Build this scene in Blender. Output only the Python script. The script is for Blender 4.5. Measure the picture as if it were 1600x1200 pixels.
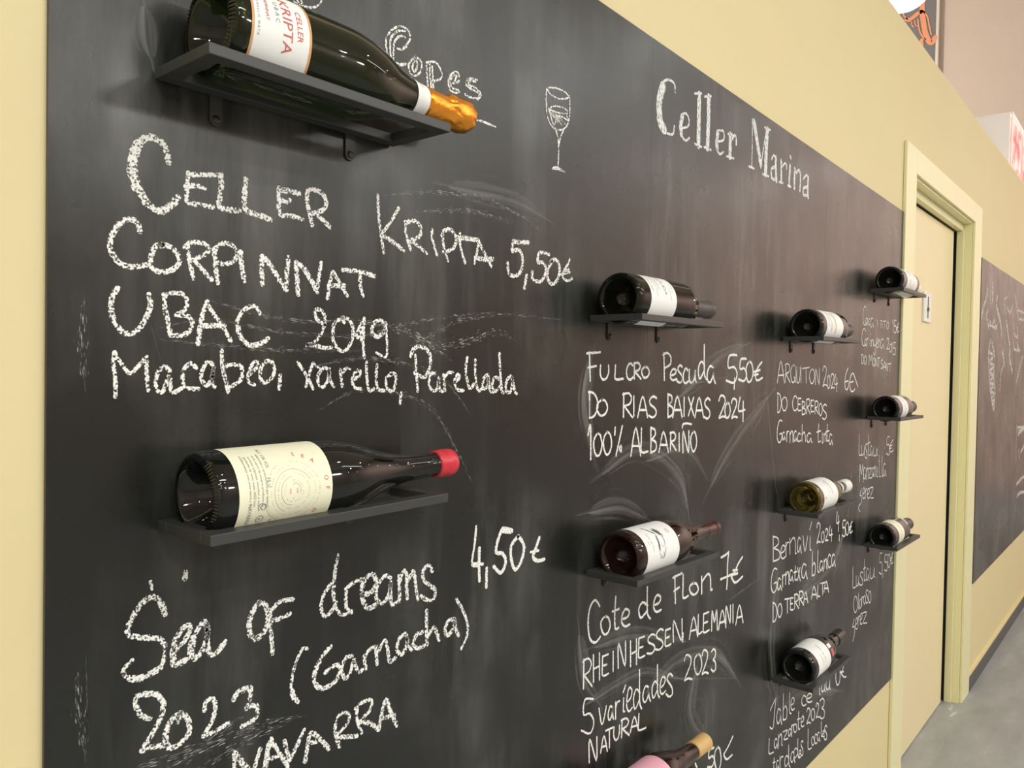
import bpy, bmesh, math, random
from mathutils import Vector, Matrix

random.seed(7)
for o in list(bpy.data.objects):
    bpy.data.objects.remove(o, do_unlink=True)
scene = bpy.context.scene
C = scene.collection
FLOOR = 1.541            # camera height above the floor
DIST = 0.72              # camera distance from the wall plane (y = 0)

# ------------------------------------------------------------------ camera
YAW, PITCH, ROLL, FPX = 0.700302455, -0.0189446809, 0.0177466892, 1217.43493
fw = Vector((math.cos(PITCH) * math.cos(YAW), math.cos(PITCH) * math.sin(YAW), math.sin(PITCH)))
r0 = fw.cross(Vector((0, 0, 1))).normalized()
u0 = r0.cross(fw)
RT = math.cos(ROLL) * r0 + math.sin(ROLL) * u0
UP = -math.sin(ROLL) * r0 + math.cos(ROLL) * u0
CAM = Vector((0, -DIST, FLOOR))
cd = bpy.data.cameras.new('camera')
cam = bpy.data.objects.new('camera', cd)
C.objects.link(cam)
cd.sensor_width = 36.0
cd.lens = FPX * 36.0 / 1600.0
cd.clip_start = 0.02
cd.clip_end = 100
cam.matrix_world = Matrix(((RT.x, UP.x, -fw.x, CAM.x), (RT.y, UP.y, -fw.y, CAM.y), (RT.z, UP.z, -fw.z, CAM.z), (0, 0, 0, 1)))
scene.camera = cam

# ------------------------------------------------------------------ light and exposure
scene.view_settings.view_transform = 'Standard'
scene.view_settings.look = 'None'
scene.view_settings.gamma = 1.0
scene.view_settings.use_curve_mapping = False
scene.view_settings.exposure = 0.07
w = bpy.data.worlds.new('world')
scene.world = w
w.use_nodes = True
w.node_tree.nodes['Background'].inputs[0].default_value = (1.0, 0.9, 0.78, 1)
w.node_tree.nodes['Background'].inputs[1].default_value = 0.25

def disk_light(name, x, y, z, size, power, col=(1, 0.93, 0.82), aim=None, spread=180, shape='DISK', size_y=None):
    d = bpy.data.lights.new(name, 'AREA')
    d.shape = shape
    d.size = size
    if size_y: d.size_y = size_y
    d.energy = power
    d.color = col
    d.spread = math.radians(spread)
    o = bpy.data.objects.new(name, d)
    C.objects.link(o)
    o.location = (x, y, z)
    if aim:
        o.rotation_euler = (Vector(aim) - Vector((x, y, z))).to_track_quat('-Z', 'Y').to_euler()
    return o

# shop spot lamps in rows under the ceiling of the hall, opposite the board
for i, x in enumerate((-2.6, -0.9, 0.8, 2.5, 4.2, 5.9, 7.8)):
    for j, y in enumerate((-1.5, -3.1, -5.2)):
        disk_light('spot_lamp', x + 0.35 * (j % 2), y, 3.55, 0.065, (6.5, 17.5, 21)[j] * (1.12 if x < 0.2 else 0.55), (0.95, 1, 0.985))
# two long strip fittings further out
for x, p in ((0.3, 36), (4.5, 14)):
    disk_light('strip_lamp', x, -2.6, 3.7, 2.4, p * 1.15, (0.95, 1, 0.985), shape='RECTANGLE', size_y=0.12)
# added fill lights that brighten ceiling and walls, stronger towards the far end
def globe(x, y, z, r, p, col):
    d = bpy.data.lights.new('fill_light', 'POINT'); d.energy = p; d.shadow_soft_size = r; d.color = col
    o = bpy.data.objects.new('fill_light', d); C.objects.link(o); o.location = (x, y, z)
for x, y, p in ((-1.5, -5.5, 60), (1.8, -7.5, 80), (4.2, -7.8, 90), (7.0, -8.0, 110)):
    globe(x, y, 4.4, 0.3, p, (0.97, 1, 0.98))
# added fill lights that brighten the end wall which the board mirrors
for y in (-1.5, -4.0, -6.5):
    disk_light('end_wall_fill', 9.6, y, 4.6, 0.9, 85, (1, 0.97, 0.95), aim=(12.5, y, 2.6), spread=140)
# added fill light that lifts the area behind the partition
globe(7.0, 3.2, 4.0, 0.3, 330, (1, 0.93, 0.86))

# ------------------------------------------------------------------ helpers
def pix_ray(px, py):
    return fw + RT * ((px - 800) / FPX) - UP * ((py - 600) / FPX)
def at_y(px, py, y=0.0):
    d = pix_ray(px, py); k = (y + DIST) / d.y
    return CAM + d * k
def at_x(px, py, x):
    d = pix_ray(px, py); k = x / d.x
    return CAM + d * k

def mk(name, verts, faces, mat=None, parent=None, smooth=False, uvs=None):
    me = bpy.data.meshes.new(name)
    me.from_pydata([tuple(v) for v in verts], [], faces)
    if uvs:
        l = me.uv_layers.new(name='UVMap')
        for p in me.polygons:
            for li in p.loop_indices:
                l.data[li].uv = uvs[me.loops[li].vertex_index]
    if smooth:
        me.polygons.foreach_set('use_smooth', [True] * len(me.polygons))
    if mat: me.materials.append(mat)
    me.update()
    o = bpy.data.objects.new(name, me)
    C.objects.link(o)
    if parent: o.parent = parent
    return o
def tag(o, label=None, cat=None, group=None, kind=None):
    if label: o['label'] = label
    if cat: o['category'] = cat
    if group: o['group'] = group
    if kind: o['kind'] = kind
    return o
def empty(name, loc=(0, 0, 0), rot=(0, 0, 0)):
    o = bpy.data.objects.new(name, None)
    o.empty_display_size = 0.05
    C.objects.link(o)
    o.location = loc
    o.rotation_euler = rot
    return o
def box(name, x0, x1, y0, y1, z0, z1, mat, parent=None, bevel=0.0):
    bm = bmesh.new()
    vs = [bm.verts.new(p) for p in ((x0,y0,z0),(x1,y0,z0),(x1,y1,z0),(x0,y1,z0),(x0,y0,z1),(x1,y0,z1),(x1,y1,z1),(x0,y1,z1))]
    for f in ((0,3,2,1),(4,5,6,7),(0,1,5,4),(1,2,6,5),(2,3,7,6),(3,0,4,7)):
        bm.faces.new([vs[i] for i in f])
    if bevel:
        bmesh.ops.bevel(bm, geom=list(bm.edges), offset=bevel, segments=2, affect='EDGES', profile=0.6)
    me = bpy.data.meshes.new(name)
    bm.to_mesh(me); bm.free()
    me.materials.append(mat)
    o = bpy.data.objects.new(name, me)
    C.objects.link(o)
    if parent: o.parent = parent
    return o
def prism(name, poly, y0, y1, mat, parent=None):
    """polygon in (x, z) pushed from y0 to y1"""
    n = len(poly)
    vs = [(x, y0, z) for x, z in poly] + [(x, y1, z) for x, z in poly]
    fs = [tuple(range(n)), tuple(range(2 * n - 1, n - 1, -1))] + [(i, i + n, (i + 1) % n + n, (i + 1) % n) for i in range(n)]
    o = mk(name, vs, fs, mat, parent)
    bm = bmesh.new(); bm.from_mesh(o.data); bmesh.ops.recalc_face_normals(bm, faces=bm.faces); bm.to_mesh(o.data); bm.free()
    return o

# ------------------------------------------------------------------ materials
def nm(name):
    m = bpy.data.materials.new(name)
    m.use_nodes = True
    return m, m.node_tree.nodes, m.node_tree.links, m.node_tree.nodes['Principled BSDF']
def plain(name, col, rough=0.5, metal=0.0, coat=0.0, trans=0.0, ior=1.5, spec=0.5, bump=None, var=0.0, emit=None):
    m, n, l, b = nm(name)
    b.inputs['Base Color'].default_value = (*col, 1)
    b.inputs['Roughness'].default_value = rough
    b.inputs['Metallic'].default_value = metal
    b.inputs['Coat Weight'].default_value = coat
    b.inputs['Coat Roughness'].default_value = 0.05
    b.inputs['Transmission Weight'].default_value = trans
    b.inputs['IOR'].default_value = ior
    b.inputs['Specular IOR Level'].default_value = spec
    if emit:
        b.inputs['Emission Color'].default_value = (*emit[0], 1)
        b.inputs['Emission Strength'].default_value = emit[1]
    tc = n.new('ShaderNodeTexCoord')
    if bump:
        t = n.new('ShaderNodeTexNoise'); t.inputs['Scale'].default_value = bump[0]; t.inputs['Detail'].default_value = 4
        bp = n.new('ShaderNodeBump'); bp.inputs['Strength'].default_value = bump[1]; bp.inputs['Distance'].default_value = bump[2]
        l.new(tc.outputs['Object'], t.inputs['Vector']); l.new(t.outputs['Fac'], bp.inputs['Height']); l.new(bp.outputs['Normal'], b.inputs['Normal'])
    if var:
        t = n.new('ShaderNodeTexNoise'); t.inputs['Scale'].default_value = 3.0; t.inputs['Detail'].default_value = 5
        mx = n.new('ShaderNodeMix'); mx.data_type = 'RGBA'
        mx.inputs[6].default_value = (*col, 1); mx.inputs[7].default_value = (*[c * (1 - var) for c in col], 1)
        l.new(tc.outputs['Object'], t.inputs['Vector']); l.new(t.outputs['Fac'], mx.inputs[0]); l.new(mx.outputs[2], b.inputs['Base Color'])
    return m

M_WALL = plain('cream_wall_paint', (0.78, 0.665, 0.37), 0.6, bump=(60, 0.08, 0.002), var=0.05)
M_CASING = plain('cream_gloss_paint', (0.88, 0.83, 0.49), 0.35, bump=(25, 0.05, 0.002), var=0.04)
M_DOOR = plain('cream_door_paint', (0.89, 0.76, 0.46), 0.45, bump=(40, 0.05, 0.001), var=0.05)
M_GAPSHADE = plain('gap_shade', (0.02, 0.02, 0.02), 0.9)  # black that stands for the shade in the door gap
M_BACK = plain('rosy_beige_paint', (0.66, 0.56, 0.48), 0.7, var=0.06)
M_END = plain('rust_brown_paint', (0.64, 0.47, 0.40), 0.6, var=0.1)
M_CEIL = plain('pale_ceiling_paint', (0.72, 0.64, 0.56), 0.8, var=0.05)
M_BASE = plain('grey_skirting', (0.10, 0.10, 0.095), 0.5, var=0.2)
M_STEEL = plain('black_powder_coat', (0.045, 0.046, 0.044), 0.42, bump=(900, 0.15, 0.0004))
M_SCREW = plain('screw_metal', (0.06, 0.06, 0.06), 0.3, metal=0.7)
M_WHITE = plain('white_plastic', (0.85, 0.84, 0.80), 0.4)
M_GREYMARK = plain('grey_slot', (0.18, 0.17, 0.15), 0.6)
M_GLASS_BLACK = plain('black_glass', (0.006, 0.007, 0.006), 0.03, ior=1.5)
M_GLASS_BROWN = plain('dark_brown_glass', (0.016, 0.006, 0.004), 0.03, ior=1.5)
M_GLASS_GREEN = plain('green_glass', (0.035, 0.055, 0.015), 0.02, trans=0.85, ior=1.42)
M_GLASS_OLIVE = plain('olive_glass', (0.17, 0.14, 0.03), 0.02, trans=0.85, ior=1.42)
M_GLASS_DARKGREEN = plain('dark_green_glass', (0.012, 0.014, 0.006), 0.02, trans=0.7, ior=1.42)
M_PAPER = plain('white_label_paper', (0.90, 0.91, 0.88), 0.5, bump=(700, 0.1, 0.0002))
M_CREAM = plain('cream_label_paper', (0.90, 0.88, 0.66), 0.5, bump=(700, 0.1, 0.0002))
M_PINK = plain('pink_label_paper', (0.85, 0.42, 0.52), 0.5)
M_ORANGE = plain('orange_label_edge', (0.72, 0.38, 0.16), 0.35)
M_GOLDINK = plain('gold_ink', (0.68, 0.56, 0.28), 0.4)
M_REDINK = plain('red_ink', (0.62, 0.13, 0.12), 0.5)
M_GREYINK = plain('grey_ink', (0.26, 0.27, 0.27), 0.5)
M_LIGHTINK = plain('pale_grey_ink', (0.27, 0.27, 0.24), 0.5)
M_DARKINK = plain('dark_ink', (0.08, 0.09, 0.10), 0.5)
M_REDWAX = plain('red_wax', (0.62, 0.03, 0.05), 0.28, bump=(120, 0.15, 0.001))
M_CAPGREY = plain('charcoal_capsule', (0.055, 0.052, 0.05), 0.42)
M_CAPBROWN = plain('brown_capsule', (0.03, 0.024, 0.022), 0.3)
M_CAPTAN = plain('tan_capsule', (0.66, 0.42, 0.16), 0.4, bump=(200, 0.15, 0.0005))
M_CAPWHITE = plain('white_capsule', (0.86, 0.86, 0.78), 0.4)
M_CAPDARKRED = plain('dark_red_capsule', (0.06, 0.014, 0.012), 0.15)
M_FOIL = plain('orange_gold_foil', (0.93, 0.37, 0.04), 0.24, metal=0.85, bump=(230, 0.5, 0.0015))
M_BANNER = plain('dark_banner', (0.20, 0.20, 0.205), 0.3)
M_BANNERINK = plain('salmon_banner_paint', (0.85, 0.36, 0.20), 0.4)
M_SIGNWHITE = plain('sign_white_side', (0.84, 0.80, 0.76), 0.5, emit=((0.9, 0.82, 0.74), 0.35))

def poster_mat():
    m, n, l, b = nm('pink_poster')
    tc = n.new('ShaderNodeTexCoord'); t = n.new('ShaderNodeTexNoise'); t.inputs['Scale'].default_value = 9; t.inputs['Detail'].default_value = 3
    r = n.new('ShaderNodeValToRGB')
    r.color_ramp.elements[0].position = 0.35; r.color_ramp.elements[0].color = (0.75, 0.10, 0.10, 1)
    r.color_ramp.elements[1].position = 0.62; r.color_ramp.elements[1].color = (0.9, 0.62, 0.58, 1)
    l.new(tc.outputs['Object'], t.inputs['Vector']); l.new(t.outputs['Fac'], r.inputs['Fac']); l.new(r.outputs['Color'], b.inputs['Base Color'])
    l.new(r.outputs['Color'], b.inputs['Emission Color']); b.inputs['Emission Strength'].default_value = 0.5
    return m
M_POSTER = poster_mat()
M_TRIMWHITE = plain('pale_trim', (0.75, 0.70, 0.64), 0.5)
M_GLARE = plain('glare_glow', (0.9, 0.9, 0.85), 0.5, emit=((1, 0.97, 0.9), 3.0))  # glow that stands for the glare on the banner

def floor_mat():
    m, n, l, b = nm('grey_slate_floor')
    tc = n.new('ShaderNodeTexCoord')
    mp = n.new('ShaderNodeMapping'); mp.inputs['Scale'].default_value = (0.6, 1.7, 1); mp.inputs['Rotation'].default_value = (0, 0, 0.5)
    t = n.new('ShaderNodeTexNoise'); t.inputs['Scale'].default_value = 5.5; t.inputs['Detail'].default_value = 10; t.inputs['Roughness'].default_value = 0.65
    r = n.new('ShaderNodeValToRGB')
    r.color_ramp.elements[0].position = 0.3; r.color_ramp.elements[0].color = (0.27, 0.28, 0.285, 1)
    r.color_ramp.elements[1].position = 0.66; r.color_ramp.elements[1].color = (0.37, 0.38, 0.385, 1)
    e = r.color_ramp.elements.new(0.71); e.color = (0.66, 0.66, 0.65, 1)
    bp = n.new('ShaderNodeBump'); bp.inputs['Strength'].default_value = 0.25; bp.inputs['Distance'].default_value = 0.01
    l.new(tc.outputs['Object'], mp.inputs['Vector']); l.new(mp.outputs['Vector'], t.inputs['Vector']); l.new(t.outputs['Fac'], r.inputs['Fac'])
    l.new(r.outputs['Color'], b.inputs['Base Color']); l.new(t.outputs['Fac'], bp.inputs['Height']); l.new(bp.outputs['Normal'], b.inputs['Normal'])
    b.inputs['Roughness'].default_value = 0.45
    return m
M_FLOOR = floor_mat()

def board_mat():
    """matt black chalkboard paint under a thin wiped film of chalk dust"""
    m, n, l, b = nm('chalkboard_paint')
    tc = n.new('ShaderNodeTexCoord')
    def noise(scale, sc, det, rough=0.5, rot=(0, 0, 0)):
        mp = n.new('ShaderNodeMapping'); mp.inputs['Scale'].default_value = sc; mp.inputs['Rotation'].default_value = rot
        t = n.new('ShaderNodeTexNoise'); t.inputs['Scale'].default_value = scale; t.inputs['Detail'].default_value = det; t.inputs['Roughness'].default_value = rough
        l.new(tc.outputs['Object'], mp.inputs['Vector']); l.new(mp.outputs['Vector'], t.inputs['Vector'])
        return t.outputs['Fac']
    def rng(v, a, c, lo=0.0, hi=1.0):
        r = n.new('ShaderNodeMapRange'); r.inputs[1].default_value = a; r.inputs[2].default_value = c; r.inputs[3].default_value = lo; r.inputs[4].default_value = hi
        l.new(v, r.inputs[0]); return r.outputs[0]
    def mul(a, c):
        x = n.new('ShaderNodeMath'); x.operation = 'MULTIPLY'; l.new(a, x.inputs[0]); l.new(c, x.inputs[1]); return x.outputs[0]
    patch = rng(noise(3.2, (1, 1, 1), 4), 0.42, 0.62)
    wipe = rng(noise(9, (1, 1, 0.16), 7, 0.65, (0, 0.25, 0)), 0.45, 0.75)
    wipe2 = rng(noise(7, (1.6, 1, 0.25), 6, 0.6, (0, -0.5, 0)), 0.5, 0.8)
    mx = n.new('ShaderNodeMath'); mx.operation = 'MAXIMUM'; l.new(wipe, mx.inputs[0]); l.new(wipe2, mx.inputs[1])
    dust = mul(patch, mx.outputs[0])
    col = n.new('ShaderNodeMix'); col.data_type = 'RGBA'
    col.inputs[6].default_value = (0.0105, 0.0118, 0.0098, 1); col.inputs[7].default_value = (0.125, 0.128, 0.116, 1)
    l.new(dust, col.inputs[0]); l.new(col.outputs[2], b.inputs['Base Color'])
    l.new(rng(noise(5, (1, 1, 1), 5), 0.3, 0.7, 0.24, 0.34), b.inputs['Roughness'])
    bp = n.new('ShaderNodeBump'); bp.inputs['Strength'].default_value = 0.10; bp.inputs['Distance'].default_value = 0.0006
    l.new(noise(160, (1, 1, 1), 3), bp.inputs['Height']); l.new(bp.outputs['Normal'], b.inputs['Normal'])
    b.inputs['IOR'].default_value = 1.5
    return m
M_BOARD = board_mat()

def chalk_mat(name, lo, hi, col=(0.84, 0.84, 0.79), scale=420, edge=0.22, top=1.0, pw_=3.0, stretch=(1, 1, 1), uv_stretch=None):
    """powdery chalk: grains missing inside the stroke and along its rim"""
    m, n, l, b = nm(name)
    b.inputs['Base Color'].default_value = (*col, 1); b.inputs['Roughness'].default_value = 0.95; b.inputs['Specular IOR Level'].default_value = 0.1
    tc = n.new('ShaderNodeTexCoord'); mp = n.new('ShaderNodeMapping'); mp.inputs['Scale'].default_value = stretch
    t = n.new('ShaderNodeTexNoise'); t.inputs['Scale'].default_value = scale; t.inputs['Detail'].default_value = 2.5
    if uv_stretch:
        mp.inputs['Scale'].default_value = uv_stretch; l.new(tc.outputs['UV'], mp.inputs['Vector']); t.inputs['Scale'].default_value = 1.0
    else:
        l.new(tc.outputs['Object'], mp.inputs['Vector'])
    l.new(mp.outputs['Vector'], t.inputs['Vector'])
    sx = n.new('ShaderNodeSeparateXYZ'); l.new(tc.outputs['UV'], sx.inputs[0])
    ab = n.new('ShaderNodeMath'); ab.operation = 'ABSOLUTE'; l.new(sx.outputs['Y'], ab.inputs[0])
    pw = n.new('ShaderNodeMath'); pw.operation = 'POWER'; pw.inputs[1].default_value = pw_; l.new(ab.outputs[0], pw.inputs[0])
    me = n.new('ShaderNodeMath'); me.operation = 'MULTIPLY'; me.inputs[1].default_value = edge; l.new(pw.outputs[0], me.inputs[0])
    sb = n.new('ShaderNodeMath'); sb.operation = 'SUBTRACT'; l.new(t.outputs['Fac'], sb.inputs[0]); l.new(me.outputs[0], sb.inputs[1])
    r = n.new('ShaderNodeMapRange'); r.inputs[1].default_value = lo; r.inputs[2].default_value = hi; r.inputs[4].default_value = top
    l.new(sb.outputs[0], r.inputs[0])
    tr = n.new('ShaderNodeBsdfTransparent'); ms = n.new('ShaderNodeMixShader')
    l.new(r.outputs[0], ms.inputs[0]); l.new(tr.outputs[0], ms.inputs[1]); l.new(b.outputs[0], ms.inputs[2])
    l.new(ms.outputs[0], n['Material Output'].inputs['Surface'])
    return m
M_CHALK = chalk_mat('white_chalk', 0.375, 0.50, scale=500, edge=0.13, col=(0.9, 0.9, 0.86))
M_CHALKFULL = chalk_mat('white_chalk_dense', 0.29, 0.43, edge=0.16, col=(0.88, 0.88, 0.84))
M_CHALKHEAD = chalk_mat('white_chalk_hatched', 0.28, 0.50, col=(0.82, 0.84, 0.82), stretch=(1, 1, 0.35), scale=380, edge=0.05)
M_FAINT = chalk_mat('faint_chalk', 0.30, 0.52, scale=160, edge=0.14, pw_=1.5, top=0.75, stretch=(0.4, 1, 1), col=(0.85, 0.82, 0.78))
M_SMEAR = chalk_mat('wiped_chalk', 0.36, 0.95, edge=0.36, pw_=1.1, top=0.34, uv_stretch=(4.0, 4.5, 1), col=(0.7, 0.7, 0.65))
M_SPECK = chalk_mat('wiped_chalk_speckle', 0.55, 0.68, edge=0.2, pw_=1.5, top=0.7, uv_stretch=(90, 9, 1), col=(0.75, 0.75, 0.7))

# ------------------------------------------------------------------ room shell
ZB = FLOOR
WT = 2.75                                                  # top of the partition
tag(box('floor', -4, 16, -9, 6, -0.05, 0, M_FLOOR), kind='structure')
tag(box('ceiling', -4, 16, -9, 6, 7.0, 7.1, M_CEIL), kind='structure')
# partition with a door opening between x=3.07 and x=4.18
wl = empty('wall_left'); tag(wl, kind='structure')
def wseg(x0, x1, z0, z1): box('wall_section', x0, x1, 0, 0.16, z0, z1, M_WALL, wl)
wseg(-4, 3.07, 0, WT); wseg(4.18, 9.9, 0, WT); wseg(3.07, 4.18, ZB + 0.735, WT)
tag(box('wall_front', 10.0, 10.15, 0.16, 6, 0, 7.0, M_BACK), kind='structure')
tag(box('wall_end', 12.5, 12.65, -9, 0.2, 0, 7.0, M_END), kind='structure')
tag(box('wall_right', -4, 16, -9.1, -9, 0, 7.0, M_BACK), kind='structure')
tag(box('wall_rear', -4.1, -4, -9, 6, 0, 7.0, M_BACK), kind='structure')
tag(box('wall_back', -4, 16, 5.9, 6, 0, 7.0, M_BACK), kind='structure')

# door: casing, reveal, leaf
d1 = empty('door_1', (3.0, 0, 0)); tag(d1, kind='structure')
def dbox(name, x0, x1, y0, y1, z0, z1, mat, bevel=0.003):
    o = box(name, x0 - 3.0, x1 - 3.0, y0, y1, z0, z1, mat, d1, bevel); return o
zh = ZB + 0.725          # underside of the head casing
dbox('casing', 2.932, 3.072, -0.012, -0.0005, 0, ZB + 0.815, M_CASING)
dbox('casing', 4.175, 4.345, -0.012, -0.0005, 0, ZB + 0.815, M_CASING)
dbox('casing', 3.0725, 4.1745, -0.012, -0.0005, zh, ZB + 0.815, M_CASING)
dbox('jamb', 3.071, 3.086, 0.0, 0.16, 0, zh + 0.008, M_CASING, 0.001)
dbox('jamb', 4.165, 4.179, 0.0, 0.16, 0, zh + 0.008, M_CASING, 0.001)
dbox('jamb', 3.0865, 4.1645, 0.0, 0.16, zh - 0.008, zh + 0.008, M_CASING, 0.001)
dbox('door_stop', 3.0865, 4.1645, 0.035, 0.060, zh - 0.040, zh - 0.0085, M_CASING, 0.002)
dbox('door_stop', 4.148, 4.1645, 0.030, 0.060, 0, zh - 0.0405, M_CASING, 0.002)
dbox('door_leaf', 3.088, 4.118, 0.066, 0.106, 0.004, zh - 0.046, M_DOOR, 0.002)
dbox('gap_shade_sheet', 3.088, 4.1640, 0.125, 0.155, 0.0, zh - 0.010, M_GAPSHADE, 0.001)  # dark sheet put behind the leaf as shade in the gap
dbox('gap_shade_strip', 4.158, 4.1645, 0.0605, 0.124, 0.001, zh - 0.041, M_GAPSHADE, 0.0005)  # black strip added on the jamb to paint the gap's shade
hp = at_y(1449, 480, 0.06)
sp = empty('door_plate', (hp.x, 0.0655, hp.z)); tag(sp, 'small white plate with a dark vertical slot on the cream door', 'door plate')
box('plate', -0.062, 0.062, -0.008, 0, -0.062, 0.062, M_WHITE, sp, 0.002)
box('slot', -0.006, 0.008, -0.0092, -0.0082, -0.046, 0.044, M_GREYMARK, sp)
box('slot_latch', -0.012, 0.010, -0.012, -0.0093, -0.016, -0.002, M_DARKINK, sp)

# skirting
tag(box('baseboard_left', 4.347, 9.8, -0.012, 0, 0, 0.078, M_BASE), kind='structure')
tag(box('trim_1', 4.347, 9.8, -0.013, 0, 0.0785, 0.090, M_WALL), kind='structure')
tag(box('baseboard_right', -3.9, 2.93, -0.012, 0, 0, 0.09, M_BASE), kind='structure')

# illuminated box sign on top of the partition, beyond the door
q = at_y(1580, 252); qt = at_y(1580, 170)
sg = empty('box_sign', (q.x, 0.01, WT)); tag(sg, 'white sided box sign with a pink and red poster on top of the wall', 'sign')
hs = qt.z - WT
box('sign_case', 0, 1.6, 0, 0.5, 0.001, hs, M_SIGNWHITE, sg, 0.004)
box('poster', 0.02, 1.58, -0.006, -0.0005, 0.02, hs - 0.03, M_POSTER, sg)
box('frame_strip', -0.004, 0.014, -0.012, -0.0065, 0.001, hs, M_SIGNWHITE, sg, 0.002)
box('frame_strip', 0.0145, 1.6, -0.012, -0.0065, hs - 0.022, hs, M_SIGNWHITE, sg, 0.002)

# dark banner board hung on the far wall above the partition
bx = 9.93
e0 = at_x(1462, 60, bx); zb0 = at_x(1462, 120, bx).z; zt0 = min(6.9, at_x(1420, -70, bx).z)
ye = e0.y
bn = empty('banner', (bx, ye, 0)); tag(bn, 'dark grey hanging banner with salmon brush lettering above the wall', 'banner')
box('banner_panel', 0, 0.05, 0, 2.2, zb0 - 0.5, zt0, M_BANNER, bn)
box('banner_edge', -0.004, 0.05, -0.028, -0.001, zb0 - 0.5, zt0, M_TRIMWHITE, bn)
lp = at_x(1412, -27, 7.0)  # glowing globe added in place of the white glare on the banner
ls = empty('banner_glare', tuple(lp)); tag(ls, 'glowing white globe added for the glare at the top of the dark banner', 'glare')
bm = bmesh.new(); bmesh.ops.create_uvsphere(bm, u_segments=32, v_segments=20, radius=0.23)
me = bpy.data.meshes.new('globe'); bm.to_mesh(me); bm.free(); me.materials.append(M_GLARE); me.polygons.foreach_set('use_smooth', [True]*len(me.polygons))
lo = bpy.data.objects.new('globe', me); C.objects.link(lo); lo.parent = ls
box('glare_rod', -0.012, 0.012, -0.012, 0.012, 0.231, 6.99 - lp.z, M_SCREW, ls)  # rod added to hold up the glare globe

# ------------------------------------------------------------------ strokes
def smooth(pts, n=4):
    if len(pts) < 3: return pts
    out = []
    P = [pts[0]] + pts + [pts[-1]]
    for i in range(1, len(P) - 2):
        a, b_, c, d = P[i-1], P[i], P[i+1], P[i+2]
        for k in range(n):
            t = k / n
            out.append(tuple(0.5 * ((2*b_[j]) + (-a[j]+c[j])*t + (2*a[j]-5*b_[j]+4*c[j]-d[j])*t*t + (-a[j]+3*b_[j]-3*c[j]+d[j])*t**3) for j in range(2)))
    out.append(pts[-1])
    return out
def ribbon(pts, wd, V, F, U, y, wob=0.0, caps=True, taper=False):
    """pts are (x, z) on the board; adds a flat chalk ribbon wd wide"""
    pts = [p for i, p in enumerate(pts) if i == 0 or (p[0]-pts[i-1][0])**2 + (p[1]-pts[i-1][1])**2 > 1e-9]
    if len(pts) < 2: return
    h = wd / 2
    def dirn(i):
        a, b_ = pts[max(0, i-1)], pts[min(len(pts)-1, i+1)]
        dx, dz = b_[0]-a[0], b_[1]-a[1]; L = math.hypot(dx, dz) or 1
        return dx / L, dz / L
    s = 0; n0 = len(V); rows = []
    d = dirn(0)
    if caps: rows.append((pts[0][0]-d[0]*h*0.8, pts[0][1]-d[1]*h*0.8, d, 0.45, -0.8*h))
    for i, p in enumerate(pts):
        if i: s += math.hypot(p[0]-pts[i-1][0], p[1]-pts[i-1][1])
        rows.append((p[0], p[1], dirn(i), 1.0 + wob * (random.random() - 0.5), s))
    d = dirn(len(pts)-1)
    if caps: rows.append((pts[-1][0]+d[0]*h*0.8, pts[-1][1]+d[1]*h*0.8, d, 0.45, s+0.8*h))
    tot = s
    for (x, z, d, k, s) in rows:
        nx, nz = -d[1], d[0]
        if taper:
            k = 0.15 + 0.95 * math.sqrt(max(0.0, math.sin(math.pi * min(1, max(0, s / tot)))))
            for e_ in (1, 0, -1):
                V.append((x + nx*h*k*e_, y, z + nz*h*k*e_)); U.append((s, e_))
            continue
        V.append((x + nx*h*k, y, z + nz*h*k)); U.append((s, k if k < 1 else 1.0))
        V.append((x, y, z)); U.append((s, 0.0))
        V.append((x - nx*h*k, y, z - nz*h*k)); U.append((s, -(k if k < 1 else 1.0)))
    for i in range(len(rows)-1):
        a = n0 + 3*i
        F.append((a, a+1, a+4, a+3)); F.append((a+1, a+2, a+5, a+4))

# each close-up of the photograph: left, top, scale
FR = dict(a=(180,200,4.4444), b=(540,290,4), c=(150,400,4), d=(440,460,4), e=(560,0,4), f=(1000,90,5.3333), g=(160,880,4), h=(480,800,4),
          i=(300,1000,4), j=(900,530,5.1613), k=(900,850,5.7143), l=(890,1000,5.7143), m=(1200,540,6), n=(1190,800,6.667), o=(1190,1040,7.5),
          p=(1330,470,9.233), q=(1325,670,9.233), r=(1320,860,8), s=(1525,410,4.44), t=(1525,600,6), z=(0,0,1), v=(380,0,9.23))
BF = -0.0045                 # front face of the boards
yo = [0]
CW = 1.2
def wall_pt(fr, x, y):
    X0, Y0, s = FR[fr]
    p = at_y(X0 + x / s, Y0 + y / s, BF)
    return (p.x, p.z)
def parse(txt):
    out = []
    for s in txt.replace('\n', ' ').split(';'):
        s = s.split()
        if not s: continue
        wd = None
        if s[0][0] == 'w': wd = float(s[0][1:]); s = s[1:]
        pts = [tuple(float(c) for c in t.split(',')) for t in s]
        out.append((wd, pts))
    return out
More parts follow.
